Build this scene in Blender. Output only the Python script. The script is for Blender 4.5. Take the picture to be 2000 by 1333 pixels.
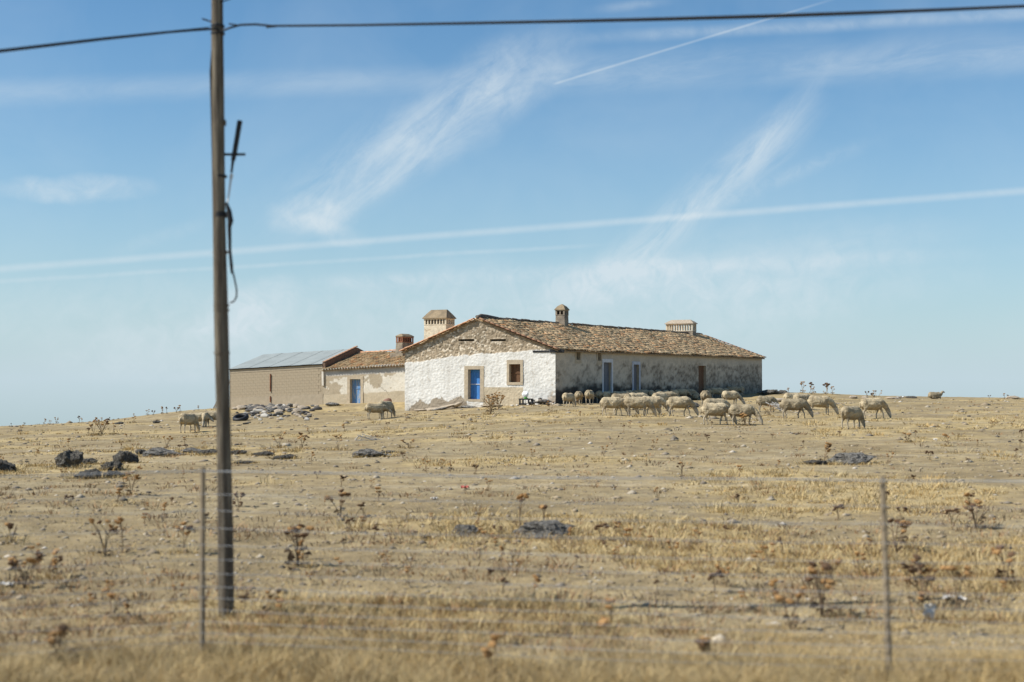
import bpy, math, random
import numpy as np
from mathutils import Vector, Matrix

random.seed(7)
RNG = np.random.default_rng(11)
scene = bpy.context.scene
COL = scene.collection
for _o in list(bpy.data.objects):
    bpy.data.objects.remove(_o)

# ------------------------------------------------------------------ camera
F = 2778.0                     # focal length in photograph pixels (50 mm on a 36 mm sensor)
EZ = 1.85                      # eye height over the ground at the fence
PITCH = math.atan(73.5 / F)
cam_d = bpy.data.cameras.new('camera')
cam = bpy.data.objects.new('camera', cam_d)
COL.objects.link(cam)
cam_d.lens = 50.0
cam_d.sensor_width = 36.0
cam_d.clip_start = 0.1
cam_d.clip_end = 8000
cam.location = (0, 0, EZ)
cam.rotation_euler = (math.pi / 2 + PITCH, 0, 0)
cam_d.dof.use_dof = True
cam_d.dof.focus_distance = 85.0
cam_d.dof.aperture_fstop = 1.7
scene.camera = cam


def ray(px, py):
    """world direction through a point of the 2000x1333 photograph, scaled to y = 1"""
    u, v = px - 1000.0, 666.5 - py
    c, s = math.cos(PITCH), math.sin(PITCH)
    y = F * c - v * s
    return Vector((u / y, 1.0, (F * s + v * c) / y))


def at(px, py, D):
    d = ray(px, py)
    return Vector((d.x * D, D, EZ + d.z * D))


# ------------------------------------------------------------------ sun, sky, exposure
SUN_EL = math.radians(45)
SUN_AZ = math.atan2(-0.988, -0.155)           # from +Y, clockwise
to_sun = Vector((math.sin(SUN_AZ) * math.cos(SUN_EL), math.cos(SUN_AZ) * math.cos(SUN_EL), math.sin(SUN_EL)))
sun_d = bpy.data.lights.new('sun', 'SUN')
sun_d.energy = 5.0
sun_d.angle = math.radians(0.53)
sun_d.color = (1.0, 0.95, 0.87)
sun = bpy.data.objects.new('sun', sun_d)
COL.objects.link(sun)
sun.rotation_euler = to_sun.to_track_quat('Z', 'Y').to_euler()
sun.location = (0, 0, 60)

world = bpy.data.worlds.new('World')
scene.world = world
world.use_nodes = True
SKY_STRENGTH = 0.10
scene.view_settings.view_transform = 'Standard'
scene.view_settings.look = 'None'
scene.view_settings.exposure = 0.22
scene.view_settings.gamma = 1.0
scene.view_settings.use_curve_mapping = False


class NT:
    """small helper for node trees"""
    def __init__(self, tree):
        self.t = tree

    def new(self, kind, **kw):
        n = self.t.nodes.new(kind)
        for k, v in kw.items():
            setattr(n, k, v)
        return n

    def put(self, sock, v):
        if hasattr(v, 'links'):
            self.t.links.new(v, sock)
        else:
            sock.default_value = v

    def math(self, op, a, b=0.0, clamp=False):
        n = self.new('ShaderNodeMath', operation=op)
        n.use_clamp = clamp
        self.put(n.inputs[0], a)
        self.put(n.inputs[1], b)
        return n.outputs[0]

    def vmath(self, op, a, b):
        n = self.new('ShaderNodeVectorMath', operation=op)
        self.put(n.inputs[0], a)
        self.put(n.inputs[1], b)
        return n.outputs['Value'] if op == 'DOT_PRODUCT' else n.outputs[0]

    def rng(self, v, a, b, c=0.0, d=1.0, smooth=False):
        n = self.new('ShaderNodeMapRange')
        if smooth:
            n.interpolation_type = 'SMOOTHSTEP'
        self.put(n.inputs[0], v)
        for i, x in enumerate((a, b, c, d)):
            n.inputs[i + 1].default_value = x
        return n.outputs[0]

    def noise(self, vec, scale, detail=4.0, rough=0.55, dist=0.0):
        n = self.new('ShaderNodeTexNoise')
        if vec is not None:
            self.put(n.inputs['Vector'], vec)
        n.inputs['Scale'].default_value = scale
        n.inputs['Detail'].default_value = detail
        n.inputs['Roughness'].default_value = rough
        n.inputs['Distortion'].default_value = dist
        return n

    def mix(self, fac, a, b, blend='MIX'):
        n = self.new('ShaderNodeMix', data_type='RGBA', blend_type=blend)
        self.put(n.inputs['Factor'], fac)
        self.put(n.inputs['A'], a)
        self.put(n.inputs['B'], b)
        return n.outputs['Result']


def rgba(c):
    return (c[0], c[1], c[2], 1.0)


def build_sky():
    w = NT(world.node_tree)
    w.t.nodes.clear()
    out = w.new('ShaderNodeOutputWorld')
    bg = w.new('ShaderNodeBackground')
    bg.inputs['Strength'].default_value = SKY_STRENGTH
    w.t.links.new(bg.outputs[0], out.inputs[0])
    sky = w.new('ShaderNodeTexSky', sky_type='NISHITA')
    sky.sun_disc = False
    sky.sun_elevation = SUN_EL
    sky.sun_rotation = SUN_AZ % (2 * math.pi)
    sky.altitude = 300
    sky.air_density = 1.0
    sky.dust_density = 0.5
    sky.ozone_density = 3.0
    tc = w.new('ShaderNodeTexCoord')
    d = tc.outputs['Generated']
    nrm = w.new('ShaderNodeVectorMath', operation='NORMALIZE')
    w.t.links.new(d, nrm.inputs[0])
    d = nrm.outputs[0]
    wob = w.noise(d, 12.0, 5.0, 0.55)
    wobv = w.vmath('SUBTRACT', wob.outputs['Color'], (0.5, 0.5, 0.5))
    fib = w.noise(d, 60.0, 5.0, 0.62, 0.6).outputs['Fac']
    soft = w.noise(d, 9.0, 4.0, 0.6, 0.4).outputs['Fac']
    total = None

    def add(m):
        nonlocal total
        total = m if total is None else w.math('ADD', total, m)

    def warped(amount):
        sc = w.new('ShaderNodeVectorMath', operation='SCALE')
        w.put(sc.inputs[0], wobv)
        sc.inputs['Scale'].default_value = amount
        return w.vmath('ADD', d, sc.outputs[0])

    def frame(p1, p2):
        a, b = ray(*p1).normalized(), ray(*p2).normalized()
        n = a.cross(b).normalized()
        mid = ((a + b) / 2).normalized()
        t = n.cross(mid).normalized()
        if t.dot(b - a) < 0:
            t = -t
        return n, t, a.dot(t), b.dot(t)

    # condensation trails: bands along great circles
    for p1, p2, wid, strength, amp, fa, fb, tex in [
            ((-160, 538), (2160, 361), 11, 0.42, 0.0010, 0.02, 0.02, 0.25),
            ((-100, 556), (1180, 478), 7, 0.28, 0.0022, 0.01, 0.05, 0.5),
            ((560, 556), (2000, 492), 22, 0.26, 0.003, 0.05, 0.15, 0.6),
            ((1080, 165), (1640, -5), 4.0, 0.30, 0.0004, 0.004, 0.05, 0.2),
            ((1100, 78), (2100, 22), 18, 0.32, 0.003, 0.10, 0.02, 0.5),
            ((-150, 186), (1000, 150), 36, 0.24, 0.005, 0.01, 0.10, 0.6),
            ((980, 150), (2150, 98), 55, 0.30, 0.006, 0.05, 0.03, 0.7),
            ((1130, 590), (1600, 200), 62, 0.55, 0.010, 0.05, 0.05, 1.0),
            ((1330, 430), (1640, 120), 34, 0.24, 0.010, 0.05, 0.05, 1.0),
            ((520, 450), (1080, 90), 95, 0.40, 0.016, 0.05, 0.06, 1.0),
            ((620, 420), (960, 240), 46, 0.34, 0.016, 0.05, 0.06, 1.0),
            ((1340, 425), (1720, 270), 24, 0.22, 0.006, 0.02, 0.06, 0.9),
            ((200, 500), (420, 430), 22, 0.14, 0.005, 0.03, 0.03, 0.6),
            ((1180, 540), (1900, 450), 44, 0.20, 0.008, 0.05, 0.1, 0.9),
            ((1150, 22), (1320, 0), 14, 0.22, 0.003, 0.03, 0.02, 0.5)]:
        n, t, ta, tb = frame(p1, p2)
        dv = warped(amp)
        sd = w.vmath('DOT_PRODUCT', dv, tuple(n))
        dist = w.math('ABSOLUTE', sd)
        m = w.rng(dist, 0.0, wid / F, 1.0, 0.0, True)
        al = w.vmath('DOT_PRODUCT', dv, tuple(t))
        m = w.math('MULTIPLY', m, w.rng(al, ta - fa * 0.3, ta + fa, 0, 1, True))
        m = w.math('MULTIPLY', m, w.rng(al, tb - fb, tb + fb * 0.3, 1, 0, True))
        m = w.math('MULTIPLY', m, w.rng(w.vmath('DOT_PRODUCT', d, (0, 1, 0)), 0.3, 0.6, 0, 1, True))
        if wid >= 30:
            cm = w.new('ShaderNodeCombineXYZ')
            w.put(cm.inputs[0], w.math('MULTIPLY', al, 0.26))
            w.put(cm.inputs[1], w.math('ADD', sd, w.math('MULTIPLY', al, 0.12)))
            w.put(cm.inputs[2], wid * 0.01)
            fb_ = w.noise(cm.outputs[0], 60.0, 5.0, 0.66, 0.5).outputs['Fac']
        else:
            fb_ = fib
        tx = w.rng(fb_, 0.30, 0.70, 1.0 - tex, 1.0, True)
        add(w.math('MULTIPLY', w.math('MULTIPLY', m, tx), strength * 0.98))
    # loose cirrus patches
    for c, half, ang, asp, strength in [
            ((605, 412), 95, 0.05, 0.50, 0.40), ((130, 370), 190, 0.02, 0.17, 0.34),
            ((720, 335), 150, 0.55, 0.34, 0.14), ((900, 230), 210, 0.45, 0.32, 0.16),
            ((1010, 130), 160, 0.3, 0.5, 0.18), ((490, 600), 130, 0.35, 0.5, 0.50),
            ((640, 445), 90, -0.3, 0.35, 0.22), ((1180, 560), 180, 0.2, 0.30, 0.25),
            ((1600, 560), 420, 0.04, 0.16, 0.16), ((350, 680), 320, 0.05, 0.24, 0.30), ((1050, 610), 760, 0.03, 0.17, 0.34), ((1500, 500), 420, 0.1, 0.2, 0.16), ((150, 600), 420, 0.03, 0.2, 0.20)]:
        cx, cy = c
        p1 = (cx - half * math.cos(ang), cy + half * math.sin(ang))
        p2 = (cx + half * math.cos(ang), cy - half * math.sin(ang))
        n, t, ta, tb = frame(p1, p2)
        dv = warped(0.035)
        mid = (ta + tb) / 2
        la = (tb - ta) / 2
        a = w.math('DIVIDE', w.math('SUBTRACT', w.vmath('DOT_PRODUCT', dv, tuple(t)), mid), la)
        b = w.math('DIVIDE', w.vmath('DOT_PRODUCT', dv, tuple(n)), la * asp)
        r2 = w.math('ADD', w.math('MULTIPLY', a, a), w.math('MULTIPLY', b, b))
        m = w.rng(r2, 0.0, 1.1, 1.0, 0.0, True)
        m = w.math('MULTIPLY', m, w.rng(w.vmath('DOT_PRODUCT', d, (0, 1, 0)), 0.3, 0.6, 0, 1, True))
        m = w.math('MULTIPLY', m, w.rng(fib, 0.30, 0.72, 0.25, 1.0))
        add(w.math('MULTIPLY', m, strength * 1.35))
    # thin veil everywhere
    add(w.math('MULTIPLY', w.rng(soft, 0.42, 0.75), 0.10))
    total = w.math('MINIMUM', total, 0.8)
    # pale air near the horizon all the way round
    sep = w.new('ShaderNodeSeparateXYZ')
    w.t.links.new(d, sep.inputs[0])
    hz = w.math('POWER', w.rng(w.math('ABSOLUTE', sep.outputs['Z']), 0.0, 0.36, 1.0, 0.0), 2.8)
    HAZE = (4.75, 5.85, 6.5, 1)
    air = w.mix(1.0, sky.outputs[0], (0.63, 0.92, 1.04, 1), 'MULTIPLY')
    base = w.mix(w.math('MULTIPLY', hz, 0.90), air, HAZE)
    res = w.mix(total, base, (5.9, 6.7, 7.2, 1))
    w.t.links.new(res, bg.inputs['Color'])


build_sky()

# ------------------------------------------------------------------ numpy noise


def _hash(ix, iy, seed):
    h = (ix.astype(np.int64) * 374761393 + iy.astype(np.int64) * 668265263 + seed * 974634777) & 0xFFFFFFFF
    h = ((h ^ (h >> 13)) * 1274126177) & 0xFFFFFFFF
    return ((h ^ (h >> 16)) & 0xFFFFFF) / float(0xFFFFFF)


def vnoise(x, y, seed=0):
    x = np.asarray(x, float)
    y = np.asarray(y, float)
    ix, iy = np.floor(x), np.floor(y)
    fx, fy = x - ix, y - iy
    fx = fx * fx * (3 - 2 * fx)
    fy = fy * fy * (3 - 2 * fy)
    a, b = _hash(ix, iy, seed), _hash(ix + 1, iy, seed)
    c, d = _hash(ix, iy + 1, seed), _hash(ix + 1, iy + 1, seed)
    return (a * (1 - fx) + b * fx) * (1 - fy) + (c * (1 - fx) + d * fx) * fy


def fbm(x, y, seed=0, octv=4, gain=0.5):
    s, a, t = 0.0, 1.0, 0.0
    x = np.asarray(x, float)
    y = np.asarray(y, float)
    for i in range(octv):
        s = s + a * vnoise(x * 2 ** i + 17.3 * i, y * 2 ** i - 9.1 * i, seed + i)
        t += a
        a *= gain
    return s / t


def cells(x, y, seed=0):
    """distance to the nearest of jittered cell points, and its random value"""
    ix, iy = np.floor(x), np.floor(y)
    best = np.full(np.shape(x), 9.0)
    val = np.zeros(np.shape(x))
    for dx in (-1, 0, 1):
        for dy in (-1, 0, 1):
            cx, cy = ix + dx, iy + dy
            qx = cx + _hash(cx, cy, seed)
            qy = cy + _hash(cx, cy, seed + 5)
            dd = np.hypot(qx - x, qy - y)
            m = dd < best
            best = np.where(m, dd, best)
            val = np.where(m, _hash(cx, cy, seed + 9), val)
    return best, val


def sstep(v, a, b):
    t = np.clip((np.asarray(v, float) - a) / (b - a), 0, 1)
    return t * t * (3 - 2 * t)


# ------------------------------------------------------------------ terrain
ZX = [-80, -36, -30, -15, -6.8, -3, 2.6, 10, 25, 40, 80]
ZV = [-3.3, -3.10, -2.90, -2.40, -2.08, -1.85, -1.57, -1.50, -1.45, -1.60, -1.75]
DX = [-80, -36, -30, -22, -10, 20, 40, 80]
DV = [70, 80, 86, 104, 125, 128, 118, 110]


def terrain(x, y, rough=True):
    x = np.asarray(x, float)
    y = np.asarray(y, float)
    z = (np.interp(x, ZX, ZV) + EZ) * sstep(y, 16, 64)
    z = z + 0.48 * sstep(y, 89, 97) * sstep(x, -29, -21) * (1 - sstep(x, -7.5, -5.5))
    z = z + 0.28 * np.exp(-((x - 22) / 6.0) ** 2 - ((y - 119) / 10.0) ** 2)
    e = np.maximum(y - np.interp(x, DX, DV), 0)
    z = z - np.where(e < 60, 0.0008 * e * e, 2.88 + 0.096 * (e - 60))
    if rough:
        fade = 1 - sstep(np.hypot(x, y), 150, 400)
        z = z + fade * (0.16 * (fbm(x / 7.0, y / 7.0, 3, 3) - 0.5) + 0.07 * (fbm(x / 1.3, y / 1.3, 8, 3) - 0.5)
                        + 0.03 * (fbm(x / 0.25, y / 0.25, 21, 2) - 0.5))
    return z


def tz(x, y):
    return float(terrain(np.array([x]), np.array([y]))[0])


_DS = np.arange(7.0, 150.0, 0.04)


def ground(px, py):
    d = ray(px, py)
    zz = EZ + d.z * _DS
    tt = terrain(d.x * _DS, _DS)
    hit = np.nonzero(zz <= tt)[0]
    D = _DS[hit[0]] if len(hit) else float(_DS[np.argmin(np.where(_DS < 128, zz - tt, 9))])
    return Vector((d.x * D, D, tz(d.x * D, D)))


# ------------------------------------------------------------------ mesh helpers
class MB:
    def __init__(self):
        self.v, self.f, self.c = [], [], []

    def quadbox(self, pts, col=None):
        b = len(self.v)
        self.v += [tuple(p) for p in pts]
        self.f += [tuple(b + i for i in q) for q in ((0, 3, 2, 1), (4, 5, 6, 7), (0, 1, 5, 4), (1, 2, 6, 5), (2, 3, 7, 6), (3, 0, 4, 7))]
        if col:
            self.c += [col] * 8

    def box(self, lo, hi, col=None, jit=0.0):
        x0, y0, z0 = lo
        x1, y1, z1 = hi
        p = [(x0, y0, z0), (x1, y0, z0), (x1, y1, z0), (x0, y1, z0), (x0, y0, z1), (x1, y0, z1), (x1, y1, z1), (x0, y1, z1)]
        if jit:
            p = [tuple(c + random.uniform(-jit, jit) for c in q) for q in p]
        self.quadbox(p, col)

    def taper(self, lo, hi, lo2, hi2, z0, z1, col=None):
        """frustum: rectangle lo-hi (x,y) at z0 to lo2-hi2 at z1"""
        self.quadbox([(lo[0], lo[1], z0), (hi[0], lo[1], z0), (hi[0], hi[1], z0), (lo[0], hi[1], z0),
                      (lo2[0], lo2[1], z1), (hi2[0], lo2[1], z1), (hi2[0], hi2[1], z1), (lo2[0], hi2[1], z1)], col)

    def tube(self, pts, radii, seg=8, cap=True, col=None):
        pts = [Vector(p) for p in pts]
        if not hasattr(radii, '__len__'):
            radii = [radii] * len(pts)
        b = len(self.v)
        ref = None
        for i, p in enumerate(pts):
            t = (pts[min(i + 1, len(pts) - 1)] - pts[max(i - 1, 0)]).normalized()
            if ref is None:
                ref = Vector((0, 0, 1)) if abs(t.z) < 0.9 else Vector((1, 0, 0))
            a = t.cross(ref).normalized()
            c = a.cross(t).normalized()
            ref = c
            for k in range(seg):
                an = 2 * math.pi * k / seg
                self.v.append(tuple(p + (a * math.cos(an) + c * math.sin(an)) * radii[i]))
                if col:
                    self.c.append(col)
        for i in range(len(pts) - 1):
            for k in range(seg):
                k2 = (k + 1) % seg
                self.f.append((b + i * seg + k, b + i * seg + k2, b + (i + 1) * seg + k2, b + (i + 1) * seg + k))
        if cap:
            self.f.append(tuple(b + k for k in range(seg))[::-1])
            e = b + (len(pts) - 1) * seg
            self.f.append(tuple(e + k for k in range(seg)))

    def mesh(self, name, mat=None, smooth=False):
        me = bpy.data.meshes.new(name)
        me.from_pydata(self.v, [], self.f)
        if self.c:
            a = me.color_attributes.new('Col', 'FLOAT_COLOR', 'POINT')
            a.data.foreach_set('color', np.array([(*c[:3], 1.0) for c in self.c], np.float32).ravel())
        if mat:
            me.materials.append(mat)
        if smooth:
            me.polygons.foreach_set('use_smooth', [True] * len(me.polygons))
        me.update()
        return me

    def build(self, name, mat, parent=None, smooth=False, **props):
        return link(name, self.mesh(name, mat, smooth), parent, **props)


def link(name, me, parent=None, loc=None, rot=None, scale=None, **props):
    o = bpy.data.objects.new(name, me)
    COL.objects.link(o)
    if parent is not None:
        o.parent = parent
    if loc is not None:
        o.location = loc
    if rot is not None:
        o.rotation_euler = rot
    if scale is not None:
        o.scale = scale
    for k, v in props.items():
        o[k] = v
    return o


def empty(name, loc, rz=0.0, **props):
    return link(name, None, None, loc, (0, 0, rz), None, **props)


def np_mesh(name, verts, faces, cols=None, mat=None, smooth=False):
    """verts (N,3), faces (M,3|4) numpy"""
    me = bpy.data.meshes.new(name)
    n, m, k = len(verts), len(faces), faces.shape[1]
    me.vertices.add(n)
    me.vertices.foreach_set('co', np.ascontiguousarray(verts, np.float32).ravel())
    me.loops.add(m * k)
    me.loops.foreach_set('vertex_index', np.ascontiguousarray(faces, np.int32).ravel())
    me.polygons.add(m)
    me.polygons.foreach_set('loop_start', np.arange(0, m * k, k, dtype=np.int32))
    if smooth:
        me.polygons.foreach_set('use_smooth', np.ones(m, bool))
    me.update(calc_edges=True)
    if cols is not None:
        a = me.color_attributes.new('Col', 'FLOAT_COLOR', 'POINT')
        c4 = np.ones((n, 4), np.float32)
        c4[:, :3] = cols
        a.data.foreach_set('color', c4.ravel())
    if mat:
        me.materials.append(mat)
    me.validate()
    return me


def scatter_mesh(name, tv, tf, M, cols, mat, smooth=False):
    """template verts/faces placed by N 4x4 matrices, one colour each"""
    tv = np.asarray(tv, float)
    tf = np.asarray(tf, int)
    M = np.asarray(M, float)
    N, k = len(M), len(tv)
    V = np.einsum('nij,kj->nki', M[:, :3, :3], tv) + M[:, None, :3, 3]
    FF = tf[None] + (np.arange(N) * k)[:, None, None]
    C = np.repeat(np.asarray(cols)[:, None, :], k, axis=1)
    return np_mesh(name, V.reshape(-1, 3), FF.reshape(-1, tf.shape[1]), C.reshape(-1, 3), mat, smooth)


# ------------------------------------------------------------------ materials
def mat(name, color=None, rough=0.9, var=0.25, scale=6.0, bump=0.3, bscale=None, bdist=0.02, detail=6.0, spec=0.3,
        metal=0.0, second=None, mixscale=2.0, lo=0.45, hi=0.6, stretch=None):
    """procedural surface; color None reads the mesh's own colour attribute"""
    m = bpy.data.materials.new(name)
    m.use_nodes = True
    t = NT(m.node_tree)
    t.t.nodes.clear()
    out = t.new('ShaderNodeOutputMaterial')
    p = t.new('ShaderNodeBsdfPrincipled')
    t.t.links.new(p.outputs[0], out.inputs[0])
    tc = t.new('ShaderNodeTexCoord').outputs['Object']
    if stretch:
        mp = t.new('ShaderNodeMapping')
        t.t.links.new(tc, mp.inputs['Vector'])
        mp.inputs['Scale'].default_value = stretch
        tc = mp.outputs[0]
    if color is None:
        a = t.new('ShaderNodeAttribute')
        a.attribute_name = 'Col'
        c = a.outputs['Color']
    else:
        c = rgba(color)
    if second is not None:
        n2 = t.noise(tc, mixscale, 6.0, 0.65)
        c = t.mix(t.rng(n2.outputs['Fac'], lo, hi), c, rgba(second))
    n = t.noise(tc, scale, detail, 0.62)
    g = t.rng(n.outputs['Fac'], 0.28, 0.72, 1 - var, 1 + var)
    comb = t.new('ShaderNodeCombineXYZ')
    for i in range(3):
        t.put(comb.inputs[i], g)
    c = t.mix(1.0, c, comb.outputs[0], 'MULTIPLY')
    t.put(p.inputs['Base Color'], c)
    p.inputs['Roughness'].default_value = rough
    p.inputs['Metallic'].default_value = metal
    p.inputs['Specular IOR Level'].default_value = spec
    if bump:
        nb = t.noise(tc, bscale or scale * 2.5, 6.0, 0.65)
        b = t.new('ShaderNodeBump')
        b.inputs['Strength'].default_value = bump
        b.inputs['Distance'].default_value = bdist
        t.put(b.inputs['Height'], nb.outputs['Fac'])
        t.put(p.inputs['Normal'], b.outputs[0])
    return m


M_ground = mat('soil', None, 0.95, 0.30, 2.6, 0.6, 14.0, 0.04, 8.0, 0.15)
M_plaster = mat('old plaster', None, 0.95, 0.12, 9.0, 0.5, 18.0, 0.02, 8.0, 0.15)
M_surround = mat('cement surround', (0.46, 0.38, 0.27), 0.95, 0.18, 5.0, 0.3, 20.0, 0.01)
M_surround_white = mat('whitewashed surround', (0.62, 0.62, 0.62), 0.95, 0.15, 5.0, 0.3, 20.0, 0.01)
M_tile = mat('clay tile', None, 0.92, 0.30, 14.0, 0.3, 40.0, 0.01)
M_verge = mat('red clay tile', (0.46, 0.245, 0.14), 0.9, 0.35, 5.0, 0.3, 20.0, 0.01, second=(0.42, 0.33, 0.22), mixscale=2.5, lo=0.5, hi=0.7)
M_ridge = mat('weathered ridge tile', (0.125, 0.105, 0.085), 0.95, 0.5, 5.0, 0.4, 20.0, 0.02, second=(0.27, 0.20, 0.14), mixscale=1.5, lo=0.55, hi=0.75)
M_roofbase = mat('roof boarding', (0.27, 0.195, 0.12), 0.95, 0.4, 4.0, 0.2)
M_chim_white = mat('chimney whitewash', (0.64, 0.56, 0.42), 0.95, 0.20, 5.0, 0.5, 16.0, 0.03, second=(0.36, 0.28, 0.19), mixscale=2.2, lo=0.52, hi=0.70)
M_chim_grey = mat('chimney render', (0.34, 0.28, 0.20), 0.95, 0.3, 5.0, 0.5, 16.0, 0.03, second=(0.22, 0.18, 0.14), mixscale=1.8)
M_chim_cap = mat('chimney cap', (0.31, 0.235, 0.145), 0.95, 0.3, 6.0, 0.5, 18.0, 0.03, second=(0.20, 0.155, 0.10), mixscale=3.0)
M_brick = mat('red brick', (0.34, 0.15, 0.085), 0.92, 0.35, 12.0, 0.4, 30.0, 0.01)
M_soot = mat('soot', (0.02, 0.017, 0.015), 0.95, 0.3, 6.0, 0.0)
M_blue = mat('blue door paint', (0.06, 0.22, 0.55), 0.6, 0.22, 6.0, 0.15, 20.0, 0.01, stretch=(4, 4, 0.7))
M_blue_old = mat('peeling blue paint', (0.12, 0.26, 0.48), 0.75, 0.25, 6.0, 0.2, 20.0, 0.01, second=(0.42, 0.42, 0.40), mixscale=2.4, lo=0.50, hi=0.58, stretch=(5, 5, 0.8))
M_grey_door = mat('grey door paint', (0.16, 0.17, 0.19), 0.8, 0.25, 5.0, 0.2, stretch=(4, 4, 0.7))
M_blue_frame = mat('pale blue frame', (0.47, 0.50, 0.56), 0.85, 0.2, 5.0, 0.2)
M_brown_wood = mat('brown boards', (0.14, 0.075, 0.04), 0.85, 0.4, 5.0, 0.3, stretch=(5, 5, 0.8))
M_board_light = mat('weathered boards', (0.20, 0.125, 0.075), 0.85, 0.35, 5.0, 0.3, stretch=(0.8, 5, 5))
M_interior = mat('dark interior', (0.012, 0.011, 0.010), 0.95, 0.2, 3.0, 0.0)
M_block = mat('concrete block', (0.365, 0.30, 0.21), 0.95, 0.14, 7.0, 0.4, 60.0, 0.01)
M_mortar = mat('mortar', (0.355, 0.292, 0.204), 0.95, 0.12, 8.0, 0.2)
M_render = mat('smooth render', (0.375, 0.312, 0.225), 0.95, 0.14, 3.0, 0.2)
M_shed_side = mat('dark brick gable', (0.17, 0.11, 0.075), 0.95, 0.4, 8.0, 0.5, 20.0, 0.03)
M_sheet = mat('fibre cement sheet', (0.32, 0.35, 0.335), 0.8, 0.12, 1.2, 0.15, 20.0, 0.01)
M_rust = mat('rusty pipe', (0.22, 0.09, 0.05), 0.85, 0.4, 8.0, 0.2)
M_rock = mat('dark granite', (0.13, 0.12, 0.103), 0.98, 0.5, 7.0, 1.0, 9.0, 0.15, second=(0.34, 0.31, 0.26), mixscale=5.0, lo=0.50, hi=0.66, spec=0.05)
M_rock_pale = mat('pale lichened granite', (0.33, 0.31, 0.275), 0.98, 0.45, 7.0, 1.0, 9.0, 0.15, second=(0.10, 0.092, 0.08), mixscale=4.0, lo=0.48, hi=0.60, spec=0.05)
M_stone_tan = mat('tan field stone', (0.40, 0.33, 0.245), 0.95, 0.3, 8.0, 0.6, 22.0, 0.04)
M_stone_white = mat('white rubble', (0.55, 0.51, 0.44), 0.95, 0.18, 7.0, 0.5, 22.0, 0.03)
M_stone_dark = mat('dark rubble', (0.10, 0.09, 0.08), 0.95, 0.4, 8.0, 0.6, 22.0, 0.03)
M_stone_red = mat('reddish stone', (0.24, 0.135, 0.10), 0.95, 0.25, 8.0, 0.4)
M_pole = mat('weathered pole', (0.235, 0.20, 0.148), 0.9, 0.55, 4.0, 1.0, 7.0, 0.03, second=(0.105, 0.083, 0.060), mixscale=2.2, lo=0.42, hi=0.60, stretch=(14, 14, 0.6))
M_post = mat('fence post wood', (0.27, 0.215, 0.145), 0.9, 0.35, 6.0, 0.4, 18.0, 0.01, stretch=(9, 9, 1.0))
M_wire = mat('galvanised wire', (0.36, 0.37, 0.38), 0.75, 0.1, 8.0, 0.0, spec=0.2)
M_black = mat('black rubber', (0.018, 0.018, 0.019), 0.55, 0.2, 9.0, 0.1)
M_iron = mat('dark iron', (0.03, 0.03, 0.032), 0.6, 0.2, 9.0, 0.1, metal=0.3)
M_tag = mat('pale plastic', (0.55, 0.57, 0.57), 0.6, 0.1, 9.0, 0.0)
M_white = mat('white plastic', (0.78, 0.80, 0.80), 0.5, 0.08, 9.0, 0.1)
M_green = mat('green plastic', (0.10, 0.36, 0.06), 0.5, 0.15, 9.0, 0.1)
M_redlit = mat('red wrapper', (0.36, 0.07, 0.05), 0.6, 0.2, 9.0, 0.1)
M_paper = mat('pale litter', (0.60, 0.57, 0.52), 0.8, 0.1, 9.0, 0.1)
M_wool = mat('fleece', None, 0.98, 0.26, 16.0, 0.9, 34.0, 0.03, 8.0, 0.1)
_t = NT(M_wool.node_tree)
_p = [q for q in _t.t.nodes if q.type == 'BSDF_PRINCIPLED'][0]
_c = _p.inputs['Base Color'].links[0].from_socket
_r = _t.rng(_t.new('ShaderNodeObjectInfo').outputs['Random'], 0.0, 1.0, 0.74, 1.10)
_k = _t.new('ShaderNodeCombineXYZ')
for _i, _f in enumerate((1.0, 0.985, 0.95)):
    _t.put(_k.inputs[_i], _t.math('MULTIPLY', _r, _f))
_t.put(_p.inputs['Base Color'], _t.mix(1.0, _c, _k.outputs[0], 'MULTIPLY'))
M_grass = mat('straw', None, 0.9, 0.18, 9.0, 0.0, spec=0.15)
M_pebble = mat('pebbles', None, 0.95, 0.2, 9.0, 0.0, spec=0.1)
M_stalk = mat('dry stalk', (0.30, 0.22, 0.13), 0.9, 0.35, 12.0, 0.0, spec=0.15)
M_stalk_pale = mat('pale dry stalk', (0.33, 0.25, 0.15), 0.9, 0.3, 12.0, 0.0, spec=0.15)
M_stalk_dark = mat('dark dry stalk', (0.17, 0.12, 0.075), 0.9, 0.35, 12.0, 0.0, spec=0.15)
M_head = mat('thistle head', (0.46, 0.27, 0.10), 0.9, 0.45, 25.0, 0.3, 40.0, 0.01, second=(0.20, 0.10, 0.045), mixscale=14.0)
M_head_dark = mat('dark thistle head', (0.13, 0.075, 0.04), 0.9, 0.45, 25.0, 0.3, 40.0, 0.01)
M_dead = mat('bleached branch', (0.60, 0.56, 0.50), 0.9, 0.2, 8.0, 0.1)

# ------------------------------------------------------------------ ground sheet


def graded(stops):
    """stops: (start, end, step) pieces joined into one axis"""
    out = []
    for a, b, s in stops:
        n = max(1, int(round((b - a) / s)))
        out += list(a + (b - a) * np.arange(n) / n)
    out.append(stops[-1][1])
    return np.array(out)


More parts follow.
